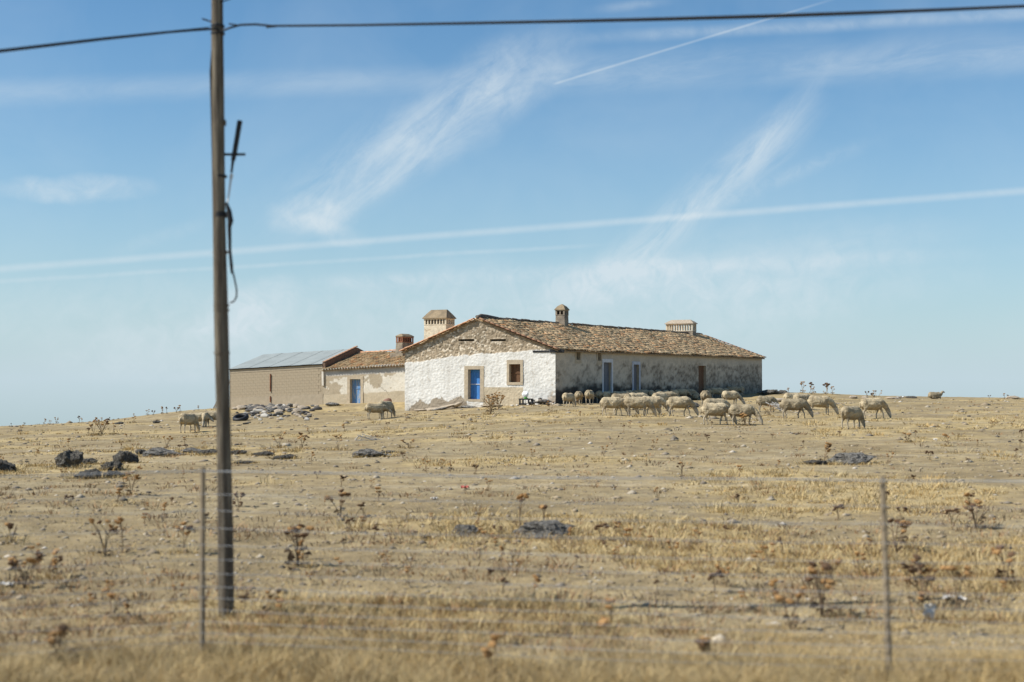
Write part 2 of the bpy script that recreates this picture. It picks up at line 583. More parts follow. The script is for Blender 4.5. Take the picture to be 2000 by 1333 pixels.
gx = graded([(-1500, -300, 100), (-300, -80, 20), (-80, -46, 2), (-46, -16, 0.34), (-16, -6, 0.2), (-6, 6, 0.1), (6, 16, 0.2), (16, 52, 0.34), (52, 90, 2), (90, 300, 20), (300, 1500, 100)])
gy = graded([(-300, -60, 30), (-60, 0, 6), (0, 7, 0.5), (7, 14, 0.06), (14, 30, 0.12), (30, 60, 0.22), (60, 132, 0.36), (132, 180, 2), (180, 400, 15), (400, 1700, 100)])
GX, GY = np.meshgrid(gx, gy)
GZ = terrain(GX, GY)
nx, ny = len(gx), len(gy)
idx = np.arange(nx * ny).reshape(ny, nx)
gf = np.stack([idx[:-1, :-1], idx[:-1, 1:], idx[1:, 1:], idx[1:, :-1]], -1).reshape(-1, 4)


def straw_mask(x, y):
    """where dry grass grows: ragged patches drawn out along the slope"""
    return sstep(fbm(x / 5.5, y / 3.6, 40, 4, 0.6), 0.47, 0.63) * (0.55 + 0.45 * fbm(x / 0.8, y / 0.6, 44, 3))


def soil_color(x, y):
    a = fbm(x / 9.0, y / 7.0, 50, 4)[:, None]
    b = fbm(x / 1.7, y / 1.4, 60, 4, 0.6)[:, None]
    c = fbm(x / 0.35, y / 0.3, 66, 3, 0.6)[:, None]
    s = straw_mask(x, y)[:, None]
    base = np.array([[0.375, 0.287, 0.155]]) * (0.90 + 0.30 * (a - 0.5)) * (0.95 + 0.55 * (b - 0.5)) * (0.95 + 0.45 * (c - 0.5))
    grey = np.array([[0.325, 0.270, 0.168]])
    k = sstep(b, 0.52, 0.70)
    base = base * (1 - 0.5 * k) + grey * 0.5 * k
    straw = np.array([[0.48, 0.36, 0.165]]) * (0.8 + 0.5 * c)
    base = base * (1 - 0.65 * s) + straw * 0.65 * s
    wig = 1.2 * (fbm(x / 6.0, x * 0 + 3.3, 77, 3) - 0.5)
    path = np.zeros_like(x)
    for (y0, sl, w_) in ((46.0, 0.22, 0.55), (33.0, -0.10, 0.40), (60.0, -0.05, 0.7), (24.0, 0.05, 0.35)):
        path = np.maximum(path, 1 - sstep(np.abs(y - (y0 + sl * x + 2.2 * wig)), w_ * 0.4, w_ * 1.6))
    path = (path * (0.35 + 0.65 * fbm(x / 2.0, y / 2.0, 79, 3)))[:, None]
    base = base * (1 - 0.5 * path) + np.array([[0.43, 0.36, 0.245]]) * 0.5 * path
    dung = sstep(fbm(x / 0.45, y / 0.35, 85, 3, 0.6), 0.66, 0.76)[:, None]
    base = base * (1 - 0.45 * dung) + np.array([[0.16, 0.125, 0.085]]) * 0.45 * dung
    return np.clip(base, 0.02, 0.8)


gverts = np.stack([GX, GY, GZ], -1).reshape(-1, 3)
g_me = np_mesh('ground', gverts, gf, soil_color(gverts[:, 0], gverts[:, 1]), M_ground, True)
link('ground', g_me, kind='structure')

# ------------------------------------------------------------------ walls with openings


def wall(name, o, u, n, u0, u1, z0, top, openings, step, disp, color, reveal, parent, mat_=None, m_reveal=None):
    """a rough wall in local coordinates: point = o + u*a + z + n*disp, cut by rectangular openings (a0,a1,z0,z1)"""
    zt = max(top(u0), top(u1), top((u0 + u1) / 2))

    def axis(a, b, cuts):
        g = list(np.arange(a, b, step)) + [b]
        for c in cuts:
            g = [q for q in g if abs(q - c) > step * 0.35 or q in (a, b)] + [c]
        return np.array(sorted(set(g)))
    au = axis(u0, u1, [c for op in openings for c in op[:2]] + ([(u0 + u1) / 2] if top(u0) != top((u0 + u1) / 2) else []))
    az = axis(z0, zt, [c for op in openings for c in op[2:4]])
    A, Z = np.meshgrid(au, az)
    T = np.vectorize(top)(A)
    Zc = np.minimum(Z, T)
    d = disp(A, Zc)
    edge = np.minimum(np.minimum(A - u0, u1 - A), 0.3) / 0.3
    for op in openings:                       # keep opening edges plane
        da = np.maximum(np.maximum(op[0] - A, A - op[1]), 0)
        dz = np.maximum(np.maximum(op[2] - Zc, Zc - op[3]), 0)
        d = d * sstep(np.hypot(da, dz), 0.0, 0.12)
    o, u, n = np.array(o, float), np.array(u, float), np.array(n, float)
    V = o + A[..., None] * u + Zc[..., None] * np.array([0, 0, 1.0]) + d[..., None] * n
    id_ = np.arange(A.size).reshape(A.shape)
    ca, cz = (au[:-1] + au[1:]) / 2, (az[:-1] + az[1:]) / 2
    CA, CZ = np.meshgrid(ca, cz)
    keep = np.ones(CA.shape, bool)
    for op in openings:
        keep &= ~((CA > op[0]) & (CA < op[1]) & (CZ > op[2]) & (CZ < op[3]))
    keep &= ~((Z[:-1, :-1] >= T[:-1, :-1]) & (Z[:-1, 1:] >= T[:-1, 1:]))
    q = np.stack([id_[:-1, :-1], id_[:-1, 1:], id_[1:, 1:], id_[1:, :-1]], -1)[keep]
    if np.dot(np.cross(u, [0, 0, 1.0]), n) < 0:
        q = q[:, ::-1]
    me = np_mesh(name, V.reshape(-1, 3), q, color(A, Zc, d).reshape(-1, 3), mat_ or M_plaster, True)
    w = link(name, me, parent)
    for op in openings:                       # the thickness of the wall round each opening
        mb = MB()
        a0, a1, b0, b1 = op[:4]

        def P(a, z, k):
            return tuple(o + a * u + np.array([0, 0, z]) - n * k)
        e = 0.0
        for (p, q2) in (((a0, b0), (a1, b0)), ((a1, b0), (a1, b1)), ((a1, b1), (a0, b1)), ((a0, b1), (a0, b0))):
            b = len(mb.v)
            mb.v += [P(*p, e), P(*q2, e), P(*q2, reveal), P(*p, reveal)]
            mb.f.append((b, b + 1, b + 2, b + 3))
        mb.build('reveal', m_reveal or M_surround, w)
    return w


def local(parent, p):
    """world point in a thing's own frame"""
    rz = parent.rotation_euler.z
    q = Vector(p) - Vector(parent.location)
    c, s = math.cos(-rz), math.sin(-rz)
    return Vector((q.x * c - q.y * s, q.x * s + q.y * c, q.z))


def on_front(parent, px, py, y=0.0):
    a, b = local(parent, (0, 0, EZ)), local(parent, ray(px, py) + Vector((0, 0, EZ)))
    d = b - a
    return a + d * ((y - a.y) / d.y)


def on_side(parent, px, py, x=0.0):
    a, b = local(parent, (0, 0, EZ)), local(parent, ray(px, py) + Vector((0, 0, EZ)))
    d = b - a
    return a + d * ((x - a.x) / d.x)


# clay tile template: half-round cover, 1 long (y up the slope), open below
def tile_template(r0, r1, ln, seg=4, thick=0.015):
    v, f = [], []
    for (y, r, zo) in ((0.0, r0, 0.02), (ln, r1, 0.0)):
        for k in range(seg + 1):
            a = math.pi * k / seg
            v.append((r * math.cos(a), y, zo + r * 0.72 * math.sin(a)))
    for k in range(seg):
        f.append((k, k + 1, seg + 2 + k, seg + 1 + k))
    b = len(v)                                  # lip at the lower end
    for k in range(seg + 1):
        a = math.pi * k / seg
        rr = r0 - thick * 1.6
        v.append((rr * math.cos(a), 0.0, 0.02 + rr * 0.72 * math.sin(a)))
    for k in range(seg):
        f.append((b + k, b + k + 1, k + 1, k))
    return np.array(v), np.array(f)


TILE_COLS = np.array([[0.50, 0.36, 0.215], [0.56, 0.43, 0.275], [0.47, 0.375, 0.235], [0.42, 0.345, 0.225], [0.50, 0.285, 0.145],
                      [0.35, 0.28, 0.18], [0.62, 0.50, 0.34], [0.52, 0.42, 0.275], [0.26, 0.20, 0.135], [0.52, 0.36, 0.22]])


def roof_tiles(name, parent, origin, ax_along, ax_up, length, slope_len, pitch_w, expo, r, weights, seed, skip=None, dim=1.0):
    """rows of cover tiles on a slope: ax_along runs along the eave, ax_up runs up the slope"""
    rg = np.random.default_rng(seed)
    along, up = np.array(ax_along, float), np.array(ax_up, float)
    along /= np.linalg.norm(along)
    up /= np.linalg.norm(up)
    nrm = np.cross(along, up)
    if nrm[2] < 0:
        nrm = -nrm
    nc, nr = int(length / pitch_w), int(math.ceil(slope_len / expo))
    tv, tf = tile_template(r, r * 0.86, expo * 1.12)
    Ms, cs = [], []
    o = np.array(origin, float)
    sag = rg.normal(0, 0.012, nc)
    for i in range(nc):
        for j in range(nr):
            s = -0.07 + j * expo + rg.normal(0, 0.018)
            a = (i + 0.5) * pitch_w + rg.normal(0, 0.012)
            if skip and skip(a, s):
                continue
            if s + expo > slope_len + 0.1:
                continue
            tw = rg.normal(0, 0.045)
            x = along * math.cos(tw) + up * math.sin(tw)
            y = up * math.cos(tw) - along * math.sin(tw)
            wav = 0.03 * math.sin(a * 0.9 + 2 * math.sin(s * 0.7)) + 0.02 * math.sin(a * 2.3 + s)
            lift = rg.normal(0.035, 0.010) + wav + sag[i] * 0.4
            p = o + along * a + up * s + nrm * lift
            tilt = rg.normal(0, 0.03)
            y2 = y * math.cos(tilt) + nrm * math.sin(tilt)
            n2 = np.cross(x, y2)
            if n2[2] < 0:
                n2 = -n2
            m = np.eye(4)
            m[:3, 0], m[:3, 1], m[:3, 2], m[:3, 3] = x, y2, n2, p
            Ms.append(m)
            k = rg.choice(len(TILE_COLS), p=weights)
            cs.append(TILE_COLS[k] * rg.uniform(0.92, 1.20) * dim * np.array([1.09, 0.955, 0.80]))
    me = scatter_mesh(name, tv, tf, Ms, cs, M_tile)
    return link(name, me, parent, kind='stuff')


def slope_sheet(parent, name, pts, thick, m):
    """a sloping slab through four corner points, thick downwards"""
    mb = MB()
    lo = [(p[0], p[1], p[2] - thick) for p in pts]
    mb.quadbox(lo + list(pts))
    return mb.build(name, m, parent)


def half_tile(name, r0, r1, ln, m):
    tv, tf = tile_template(r0, r1, ln, 6, 0.018)
    return np_mesh(name, tv, tf, None, m, False)


def put_tile(me, name, parent, p, along, up):
    """one half-round tile: its axis along `along`, its crown towards `up`"""
    y = Vector(along).normalized()
    z = Vector(up)
    z = (z - y * z.dot(y)).normalized()
    x = y.cross(z)
    o = link(name, me, parent)
    o.matrix_local = Matrix(((x.x, y.x, z.x, p[0]), (x.y, y.y, z.y, p[1]), (x.z, y.z, z.z, p[2]), (0, 0, 0, 1)))
    return o


def chimney(parent, cx, cy, z0, zt, hx, hy, batter, band, nx_, ny_, cap_h, cap_ridge, m_body, m_band, m_cap, solid_core, ridge_along='x', name='chimney', lip=0.06, flare=0.0, pw=0.045):
    """body, an open band of pillars, a hipped cap; parts: chimney > core, pillar..., cap"""
    zb = zt - cap_h - band
    mb = MB()
    t = batter
    mb.taper((cx - hx - t, cy - hy - t), (cx + hx + t, cy + hy + t), (cx - hx, cy - hy), (cx + hx, cy + hy), z0, zb)
    body = mb.build(name, m_body, parent)
    mb = MB()
    mb.box((cx - hx - 0.02, cy - hy - 0.02, zb), (cx + hx + 0.02, cy + hy + 0.02, zb + 0.05))
    mb.box((cx - hx - 0.02, cy - hy - 0.02, zt - cap_h - 0.06), (cx + hx + 0.02, cy + hy + 0.02, zt - cap_h - 0.002))
    mb.build('ledge', m_band, body)
    if solid_core:
        mb = MB()
        mb.box((cx - hx + 0.1, cy - hy + 0.1, zb), (cx + hx - 0.1, cy + hy - 0.1, zt - cap_h - 0.03))
        mb.build('flue', M_soot, body)
    zp0, zp1 = zb + 0.048, zt - cap_h - 0.058

    def pil(x, y, w=pw):
        m2 = MB()
        m2.box((x - w, y - w, zp0), (x + w, y + w, zp1))
        m2.build('pillar', m_band, body)
    for i in range(nx_ + 1):
        x = cx - hx + pw + (2 * hx - 2 * pw) * i / nx_
        for y in (cy - hy + pw, cy + hy - pw):
            pil(x, y, pw * (1.35 if i in (0, nx_) else 1))
    for j in range(1, ny_):
        y = cy - hy + pw + (2 * hy - 2 * pw) * j / ny_
        for x in (cx - hx + pw, cx + hx - pw):
            pil(x, y)
    mb = MB()
    b = len(mb.v)
    ex, ey = hx + lip, hy + lip
    zc = zt - cap_h
    if ridge_along == 'x':
        r1, r2 = (cx - cap_ridge, cy), (cx + cap_ridge, cy)
        e = 0.05
        tp = [(r1[0], cy - e), (r2[0], cy - e), (r2[0], cy + e), (r1[0], cy + e)]
    else:
        e = 0.05
        tp = [(cx - e, cy - cap_ridge), (cx + e, cy - cap_ridge), (cx + e, cy + cap_ridge), (cx - e, cy + cap_ridge)]
    ring = [(cx - ex, cy - ey), (cx + ex, cy - ey), (cx + ex, cy + ey), (cx - ex, cy + ey)]
    mid = [((1 - 0.42) * r[0] + 0.42 * q[0], (1 - 0.42) * r[1] + 0.42 * q[1]) for r, q in zip(ring, tp)]
    layers = [(ring, zc), (ring, zc + 0.05), (mid, zc + 0.05 + (cap_h - 0.05) * (0.5 + flare)), (tp, zt)]
    for rr, z in layers:
        mb.v += [(x, y, z) for x, y in rr]
    mb.f.append((3, 2, 1, 0))
    for k in range(3):
        for i in range(4):
            j = (i + 1) % 4
            mb.f.append((4 * k + i, 4 * k + j, 4 * k + 4 + j, 4 * k + 4 + i))
    mb.f.append((12, 13, 14, 15))
    mb.build('chimney_cap', m_cap, body)
    return body


# ------------------------------------------------------------------ the farmhouse
TH = math.radians(28.5)
farm = empty('farmhouse', (2.63, 86.0, 0.30), -TH, category='house',
             label='long whitewashed farmhouse with clay tile roof and three chimneys, gable facing the field')
GW, LN, EAVE, RIDGE = 10.8, 38.7, 3.31, 5.25


def gable_top(a):
    return EAVE + (RIDGE - EAVE) * (1 - abs(a + GW / 2) / (GW / 2))


def g_pt(px, py):
    p = on_front(farm, px, py)
    return p.x, p.z


def rect_on_front(parent, x0, y0, x1, y1, yy=0.0):
    a, b = on_front(parent, x0, y1, yy), on_front(parent, x1, y0, yy)
    return (a.x, b.x, a.z, b.z)


g_door = rect_on_front(farm, 914.5, 722, 938, 780)
g_win = rect_on_front(farm, 995, 711.5, 1017, 747)
g_slots = [rect_on_front(farm, 895, 662.5, 926, 667), rect_on_front(farm, 957, 662.5, 988, 667)]
# edge of the white plaster under the stripped gable, from the photograph
_pb = [g_pt(x, y) for x, y in ((788, 708), (830, 705), (870, 697), (915, 693), (960, 690), (1000, 688), (1040, 684.5), (1088, 682))]
PBX, PBZ = [p[0] for p in _pb], [p[1] for p in _pb]
_lb = [g_pt(x, y) for x, y in ((788, 802), (806, 793), (820, 781), (828, 782), (836, 788), (850, 779), (862, 778), (872, 783), (885, 778), (900, 775), (910, 784), (917, 800))]
LBX, LBZ = [p[0] for p in _lb], [p[1] for p in _lb]
_dd = rect_on_front(farm, 944, 757, 1021.5, 800)
_rr = rect_on_front(farm, 1062, 735, 1090, 800)


def gable_disp(A, Z):
    bare = sstep(Z - np.interp(A, PBX, PBZ) + 0.22 * (fbm(A / 0.35, Z / 0.35, 5, 3) - 0.5), -0.06, 0.02)
    c1, v1 = cells(A / 0.15, Z / 0.10, 31)
    c2, v2 = cells(A / 0.20, Z / 0.14, 33)
    stone = 0.045 * (1 - np.clip(c1 / 0.7, 0, 1)) * (0.4 + 0.9 * v1) + 0.03 * v2
    lump = 0.026 * (fbm(A / 0.45, Z / 0.34, 71, 3) - 0.5) + 0.028 * (fbm(A / 0.10, Z / 0.08, 73, 2) - 0.5) + 0.012 * (1 - np.clip(c2 / 0.6, 0, 1))
    return np.where(bare > 0.5, stone * 1.0 - 0.045, lump) + 0.05 * (fbm(A / 3.0, Z / 2.0, 75, 2) - 0.5)


def gable_color(A, Z, d):
    s = A.shape + (1,)
    bare = sstep(Z - np.interp(A, PBX, PBZ) + 0.22 * (fbm(A / 0.35, Z / 0.35, 5, 3) - 0.5), -0.05, 0.02).reshape(s)
    white = np.array([0.72, 0.70, 0.645]) * (0.88 + 0.22 * fbm(A / 0.7, Z / 0.7, 80, 4)).reshape(s)
    drip = sstep(fbm(A / 0.22, Z / 1.6, 95, 4, 0.6), 0.54, 0.72).reshape(s) * 0.20
    white = white * (1 - drip) + np.array([0.45, 0.40, 0.32]) * drip
    splash = sstep(0.55 - (Z + 0.35 + 0.0 * A) + 0.5 * (fbm(A / 0.5, Z / 0.35, 97, 4) - 0.5), 0.0, 0.5).reshape(s) * 0.45
    white = white * (1 - splash) + np.array([0.50, 0.43, 0.32]) * splash
    speck = sstep(fbm(A / 0.16, Z / 0.16, 81, 3, 0.7), 0.71, 0.80).reshape(s)
    white = white * (1 - 0.5 * speck) + np.array([0.36, 0.30, 0.23]) * 0.5 * speck
    c1, v1 = cells(A / 0.15, Z / 0.10, 31)
    stone = (np.array([0.325, 0.262, 0.182]) * (0.62 + 0.75 * v1).reshape(s))
    pale = sstep(v1, 0.72, 0.8).reshape(s) * 0.75
    stone = stone * (1 - pale) + np.array([0.60, 0.53, 0.42]) * pale
    remn = sstep(fbm(A / 0.5, Z / 0.4, 83, 4, 0.6), 0.50, 0.62).reshape(s)
    mud = np.array([0.36, 0.285, 0.195])
    stone = stone * (1 - 0.60 * remn) + mud * 0.60 * remn
    band = sstep(np.interp(A, PBX, PBZ) + 0.75 - Z, 0.0, 0.5).reshape(s)
    stone = stone * (1 + 0.22 * band)
    c = white * (1 - bare) + stone * bare
    low = sstep(np.interp(A, LBX, LBZ) - Z + 0.50 * (fbm(A / 0.30, Z / 0.22, 86, 5, 0.65) - 0.5), -0.02, 0.03)
    low = (low * (A < LBX[-1])).reshape(s)
    c = c * (1 - low) + np.array([0.325, 0.27, 0.20]) * (0.75 + 0.5 * fbm(A / 0.3, Z / 0.2, 88, 3)).reshape(s) * low
    dado = ((A > g_door[1] + 0.2) & (A < _dd[1]) & (Z < _dd[3] + 0.0)).astype(float).reshape(s)
    c = c * (1 - dado) + np.array([0.50, 0.42, 0.295]) * (0.85 + 0.3 * fbm(A / 0.8, Z / 0.5, 90, 3)).reshape(s) * dado
    ru = sstep((A - _rr[0]) + (_rr[3] - Z) * 0.35 + 1.2 * (fbm(A / 0.3, Z / 0.3, 92, 3) - 0.5), 0.75, 1.1)
    ru = (ru * (Z < _rr[3])).reshape(s)
    c = c * (1 - ru * 0.8) + np.array([0.40, 0.315, 0.22]) * (0.6 + 0.8 * v1).reshape(s) * ru * 0.8
    return np.clip(c, 0.01, 0.9)


RV = 0.42
gable = wall('gable_wall', (0, 0, 0), (1, 0, 0), (0, -1, 0), -GW, 0.0, -1.1, gable_top, [g_door, g_win] + g_slots, 0.042,
             gable_disp, gable_color, RV, farm)

# long side wall
s_pt = lambda px, py: on_side(farm, px, py)


def rect_on_side(x0, y0, x1, y1):
    a, b = s_pt(x0, y1), s_pt(x1, y0)
    return (a.y, b.y, a.z, b.z)


s_win1 = rect_on_side(1125.5, 683.5, 1133.5, 703)
s_win2 = rect_on_side(1167.5, 687.5, 1174, 705)
s_door1 = rect_on_side(1178.5, 708.5, 1194, 768)
s_door2 = rect_on_side(1237, 712.5, 1248, 768)
s_door3 = rect_on_side(1364.5, 715, 1379, 768)
s_door1 = (s_door1[0], s_door1[1], -0.05, s_door1[3])
s_door2 = (s_door2[0], s_door2[1], 0.0, s_door2[3])
s_door3 = (s_door3[0], s_door3[1], 0.2, s_door3[3])


def side_disp(A, Z):
    c1, v1 = cells(A / 0.32, Z / 0.2, 131)
    r = sstep(fbm(A / 2.6, Z / 1.1, 133, 4), 0.45, 0.6)
    return r * (0.05 * (1 - np.clip(c1 / 0.7, 0, 1)) * (0.4 + 0.9 * v1) - 0.03) + 0.035 * (fbm(A / 0.35, Z / 0.3, 135, 3) - 0.5) + 0.06 * (fbm(A / 4, Z / 2, 137, 2) - 0.5)


def side_color(A, Z, d):
    s = A.shape + (1,)
    c = np.array([0.56, 0.49, 0.385]) * (0.85 + 0.3 * fbm(A / 1.6, Z / 0.9, 140, 4)).reshape(s)
    h = Z / EAVE
    n = fbm(A / 1.6, Z / 0.75, 142, 5, 0.6) + 0.4 * (fbm(A / 0.22, Z / 0.16, 143, 3, 0.6) - 0.5)
    patch = sstep(n + 0.12 * sstep(A, 8, 16) - 0.34 * sstep(h, 0.72, 0.90) + 0.12 * sstep(0.42 - h, 0, 0.3), 0.42, 0.70).reshape(s)
    mott = sstep(fbm(A / 0.35, Z / 0.2, 150, 4, 0.65), 0.42, 0.62).reshape(s)
    patch = patch * (0.45 + 0.55 * mott)
    c = c * (1 - 0.22 * mott)
    dark = np.array([0.135, 0.110, 0.082]) * (0.7 + 0.7 * fbm(A / 0.25, Z / 0.16, 144, 3, 0.6)).reshape(s)
    c = c * (1 - 0.78 * patch) + dark * 0.78 * patch
    grime_shade = sstep(0.36 - h + 0.35 * (fbm(A / 0.9, Z / 0.3, 146, 4, 0.6) - 0.5), -0.03, 0.14).reshape(s) * (1 - 0.55 * sstep(A, 16, 32)).reshape(s)  # near-black wall base: grime, plus shade painted in to counter ground bounce
    c = c * (1 - 0.92 * grime_shade) + np.array([0.035, 0.031, 0.027]) * 0.92 * grime_shade
    top = sstep(h + 0.06 * (fbm(A / 1.2, Z, 148, 3) - 0.5), 0.80, 0.87).reshape(s)
    c = c * (1 - 0.6 * top) + np.array([0.51, 0.45, 0.36]) * 0.6 * top
    return np.clip(c, 0.01, 0.9)


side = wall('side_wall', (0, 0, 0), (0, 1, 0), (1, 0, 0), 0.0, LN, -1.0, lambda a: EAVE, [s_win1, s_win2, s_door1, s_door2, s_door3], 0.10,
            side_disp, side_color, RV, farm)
# the two walls turned away from the road
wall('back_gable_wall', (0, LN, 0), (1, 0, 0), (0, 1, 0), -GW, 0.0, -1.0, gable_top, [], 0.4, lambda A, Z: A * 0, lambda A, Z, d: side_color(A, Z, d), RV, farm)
wall('far_side_wall', (-GW, 0, 0), (0, 1, 0), (-1, 0, 0), 0.0, LN, -1.3, lambda a: EAVE, [], 0.3, lambda A, Z: A * 0,
     lambda A, Z, d: gable_color(A * 0 - 8, Z * 0 + 1.5, d), RV, farm)


def ring_frame(name, parent, r, w, wtop, proud, m, axis, bottom=None, depth=0.06):
    """a surround of four butted pieces round an opening"""
    a0, a1, z0, z1 = r[:4]
    mb = MB()
    pieces = [(a0 - w, a0, z0, z1), (a1, a1 + w, z0, z1), (a0 - w, a1 + w, z1, z1 + wtop)]
    if bottom:
        pieces.append((a0 - w, a1 + w, z0 - bottom, z0))
    for (p0, p1, q0, q1) in pieces:
        if axis == 'front':
            mb.box((p0, -proud, q0), (p1, depth, q1), jit=0.006)
        else:
            mb.box((-depth, p0, q0), (proud, p1, q1), jit=0.006)
    return mb.build(name, m, parent)


ring_frame('door_surround', farm, g_door, 0.27, 0.22, 0.035, M_surround, 'front', 0.16)
ring_frame('window_surround', farm, g_win, 0.17, 0.26, 0.05, M_surround, 'front', 0.16)
ring_frame('door_surround', farm, s_door1, 0.20, 0.22, 0.03, M_surround_white, 'side')
ring_frame('door_surround', farm, s_door2, 0.20, 0.20, 0.03, M_blue_frame, 'side')
ring_frame('window_surround', farm, s_win1, 0.16, 0.06, 0.02, M_surround, 'side', 0.22)
ring_frame('window_surround', farm, s_win2, 0.16, 0.10, 0.02, M_surround, 'side', 0.24)


def plank_door(parent, name, r, y, m, axis, n=4, rail=True, split=None):
    """door > plank...; a ledge across"""
    a0, a1, z0, z1 = r[:4]

    def bx(mb, p0, p1, k0, k1, q0, q1):
        if axis == 'front':
            mb.box((p0, k0, q0), (p1, k1, q1))
        else:
            mb.box((-k1, p0, q0), (-k0, p1, q1))
    mb = MB()
    bx(mb, a0, a1, y + 0.03, y + 0.06, z0, z1)
    d = mb.build(name, m, parent)
    wd = (a1 - a0) / n
    for i in range(n):
        for (q0, q1) in ((z0, z1),) if not split else ((z0, split - 0.012), (split + 0.012, z1)):
            mb = MB()
            bx(mb, a0 + i * wd + 0.006, a0 + (i + 1) * wd - 0.006, y + random.uniform(0, 0.008), y + 0.029, q0 + 0.005, q1 - 0.005)
            mb.build('plank', m, d)
    if rail:
        mb = MB()
        zz = split or (z0 + z1) / 2
        bx(mb, a0 + 0.01, a1 - 0.01, y - 0.03, y - 0.001, zz - 0.03, zz + 0.03)
        mb.build('rail', M_blue_frame if m is M_blue else m, d)
    return d


gd_mid = on_front(farm, 926, 751).z
door = plank_door(farm, 'door', g_door, 0.30, M_blue, 'front', 4, True, gd_mid)
door['label'] = 'bright blue two-leaf plank door'
shut = plank_door(farm, 'window_shutter', g_win, 0.22, M_brown_wood, 'front', 4, True)
for sl in g_slots:
    mb = MB()
    mb.box((sl[0], 0.25, sl[2]), (sl[1], 0.28, sl[3]))
    mb.build('vent_slot', M_interior, farm)
# half open side door, dark inside
mb = MB()
mb.box((-0.41, s_door1[0], s_door1[2]), (-0.38, s_door1[1], s_door1[3]))
mb.build('dark_interior', M_interior, farm)
mid = s_door1[0] + 0.42 * (s_door1[1] - s_door1[0])
plank_door(farm, 'door', (mid, s_door1[1], s_door1[2], s_door1[3]), 0.18, M_grey_door, 'side', 3, False)
mb = MB()
mb.box((-0.41, s_door2[0], s_door2[2]), (-0.38, s_door2[1], s_door2[3]))
mb.build('dark_interior', M_interior, farm)
mid2 = s_door2[0] + 0.48 * (s_door2[1] - s_door2[0])
plank_door(farm, 'door', (mid2, s_door2[1], s_door2[2], s_door2[3]), 0.18, M_grey_door, 'side', 2, False)
plank_door(farm, 'door', s_door3, 0.2, M_brown_wood, 'side', 4, False)
for r in (s_win1, s_win2):
    mb = MB()
    mb.box((-0.36, r[0], r[2]), (-0.33, r[1], r[3]))
    mb.build('window_opening', M_interior, farm)
# tie beam let into the corner under the eave
b0, b1 = on_front(farm, 1041, 686.5), on_front(farm, 1086, 685.5)
mb = MB()
mb.box((b0.x, -0.05, b0.z - 0.07), (-0.42, 0.05, b0.z + 0.05), jit=0.01)
mb.box((-0.36, -0.07, b0.z - 0.10), (0.55, 0.10, b0.z + 0.10), jit=0.01)
mb.build('corner_beam', M_iron, farm)

# roof
PIT = math.atan2(RIDGE - EAVE, GW / 2)
OV = 0.22
dz = OV * math.tan(PIT)
slope_len = math.hypot(GW / 2 + OV, RIDGE - EAVE + dz)
yo0, yo1 = -0.10, LN + 0.10
roof = slope_sheet(farm, 'roof', [(OV, yo0, EAVE - dz + 0.03), (OV, yo1, EAVE - dz + 0.03), (-GW / 2, yo1, RIDGE + 0.03), (-GW / 2, yo0, RIDGE + 0.03)], 0.08, M_roofbase)
slope_sheet(roof, 'left_slope', [(-GW / 2 - 0.002, yo0, RIDGE + 0.03), (-GW / 2 - 0.002, yo1, RIDGE + 0.03), (-GW - OV, yo1, EAVE - dz + 0.03), (-GW - OV, yo0, EAVE - dz + 0.03)], 0.08, M_roofbase)
W_MAIN = np.array([0.13, 0.17, 0.14, 0.11, 0.09, 0.06, 0.10, 0.12, 0.025, 0.055])
W_MAIN /= W_MAIN.sum()
roof_tiles('roof_tiles', roof, (OV, yo0, EAVE - dz + 0.03), (0, 1, 0), (-math.cos(PIT), 0, math.sin(PIT)), yo1 - yo0, slope_len, 0.215, 0.34, 0.112, W_MAIN, 5)
roof_tiles('roof_tiles', roof, (-GW - OV, yo0, EAVE - dz + 0.03), (0, 1, 0), (math.cos(PIT), 0, math.sin(PIT)), yo1 - yo0, slope_len, 0.215, 0.34, 0.10, W_MAIN, 6)
v_me = half_tile('verge_tile', 0.105, 0.09, 0.44, M_verge)
upR, upL = Vector((-math.cos(PIT), 0, math.sin(PIT))), Vector((math.cos(PIT), 0, math.sin(PIT)))
nR, nL = Vector((math.sin(PIT), 0, math.cos(PIT))), Vector((-math.sin(PIT), 0, math.cos(PIT)))
for i in range(15):
    for (o_, up_, n_) in (((OV, -0.16, EAVE - dz + 0.03), upR, nR), ((-GW - OV, -0.16, EAVE - dz + 0.03), upL, nL)):
        p = Vector(o_) + up_ * (-0.05 + i * 0.385 + random.uniform(-0.012, 0.012)) + n_ * (0.055 + random.uniform(-0.01, 0.01))
        put_tile(v_me, 'verge_tile', roof, p, up_ + Vector((0, random.uniform(-0.03, 0.03), 0)) + n_ * 0.04, n_)
for i in range(15):                         # verge at the far end
    p = Vector((OV, yo1 + 0.05, EAVE - dz + 0.03)) + upR * (-0.05 + i * 0.385) + nR * 0.06
    put_tile(v_me, 'verge_tile', roof, p, upR + nR * 0.04, nR)
r_me = half_tile('ridge_tile', 0.15, 0.13, 0.50, M_ridge)
for i in range(int((yo1 - yo0) / 0.42)):
    y = yo0 + 0.02 + i * 0.42
    put_tile(r_me, 'ridge_tile', roof, (-GW / 2 + random.uniform(-0.02, 0.02), y, RIDGE + 0.10 + random.uniform(-0.015, 0.03)),
             (random.uniform(-0.04, 0.04), 1, 0.03), (0, 0, 1))
# mortar lump that closes the ridge at the gable
mb = MB()
mb.tube([(-GW / 2, -0.12, RIDGE + 0.12), (-GW / 2, 0.35, RIDGE + 0.20), (-GW / 2, 1.1, RIDGE + 0.19), (-GW / 2, 2.6, RIDGE + 0.14)], [0.10, 0.16, 0.15, 0.10], 8)
mb.build('ridge_mortar', M_ridge, roof, True)

# chimneys (local positions found on the slopes)


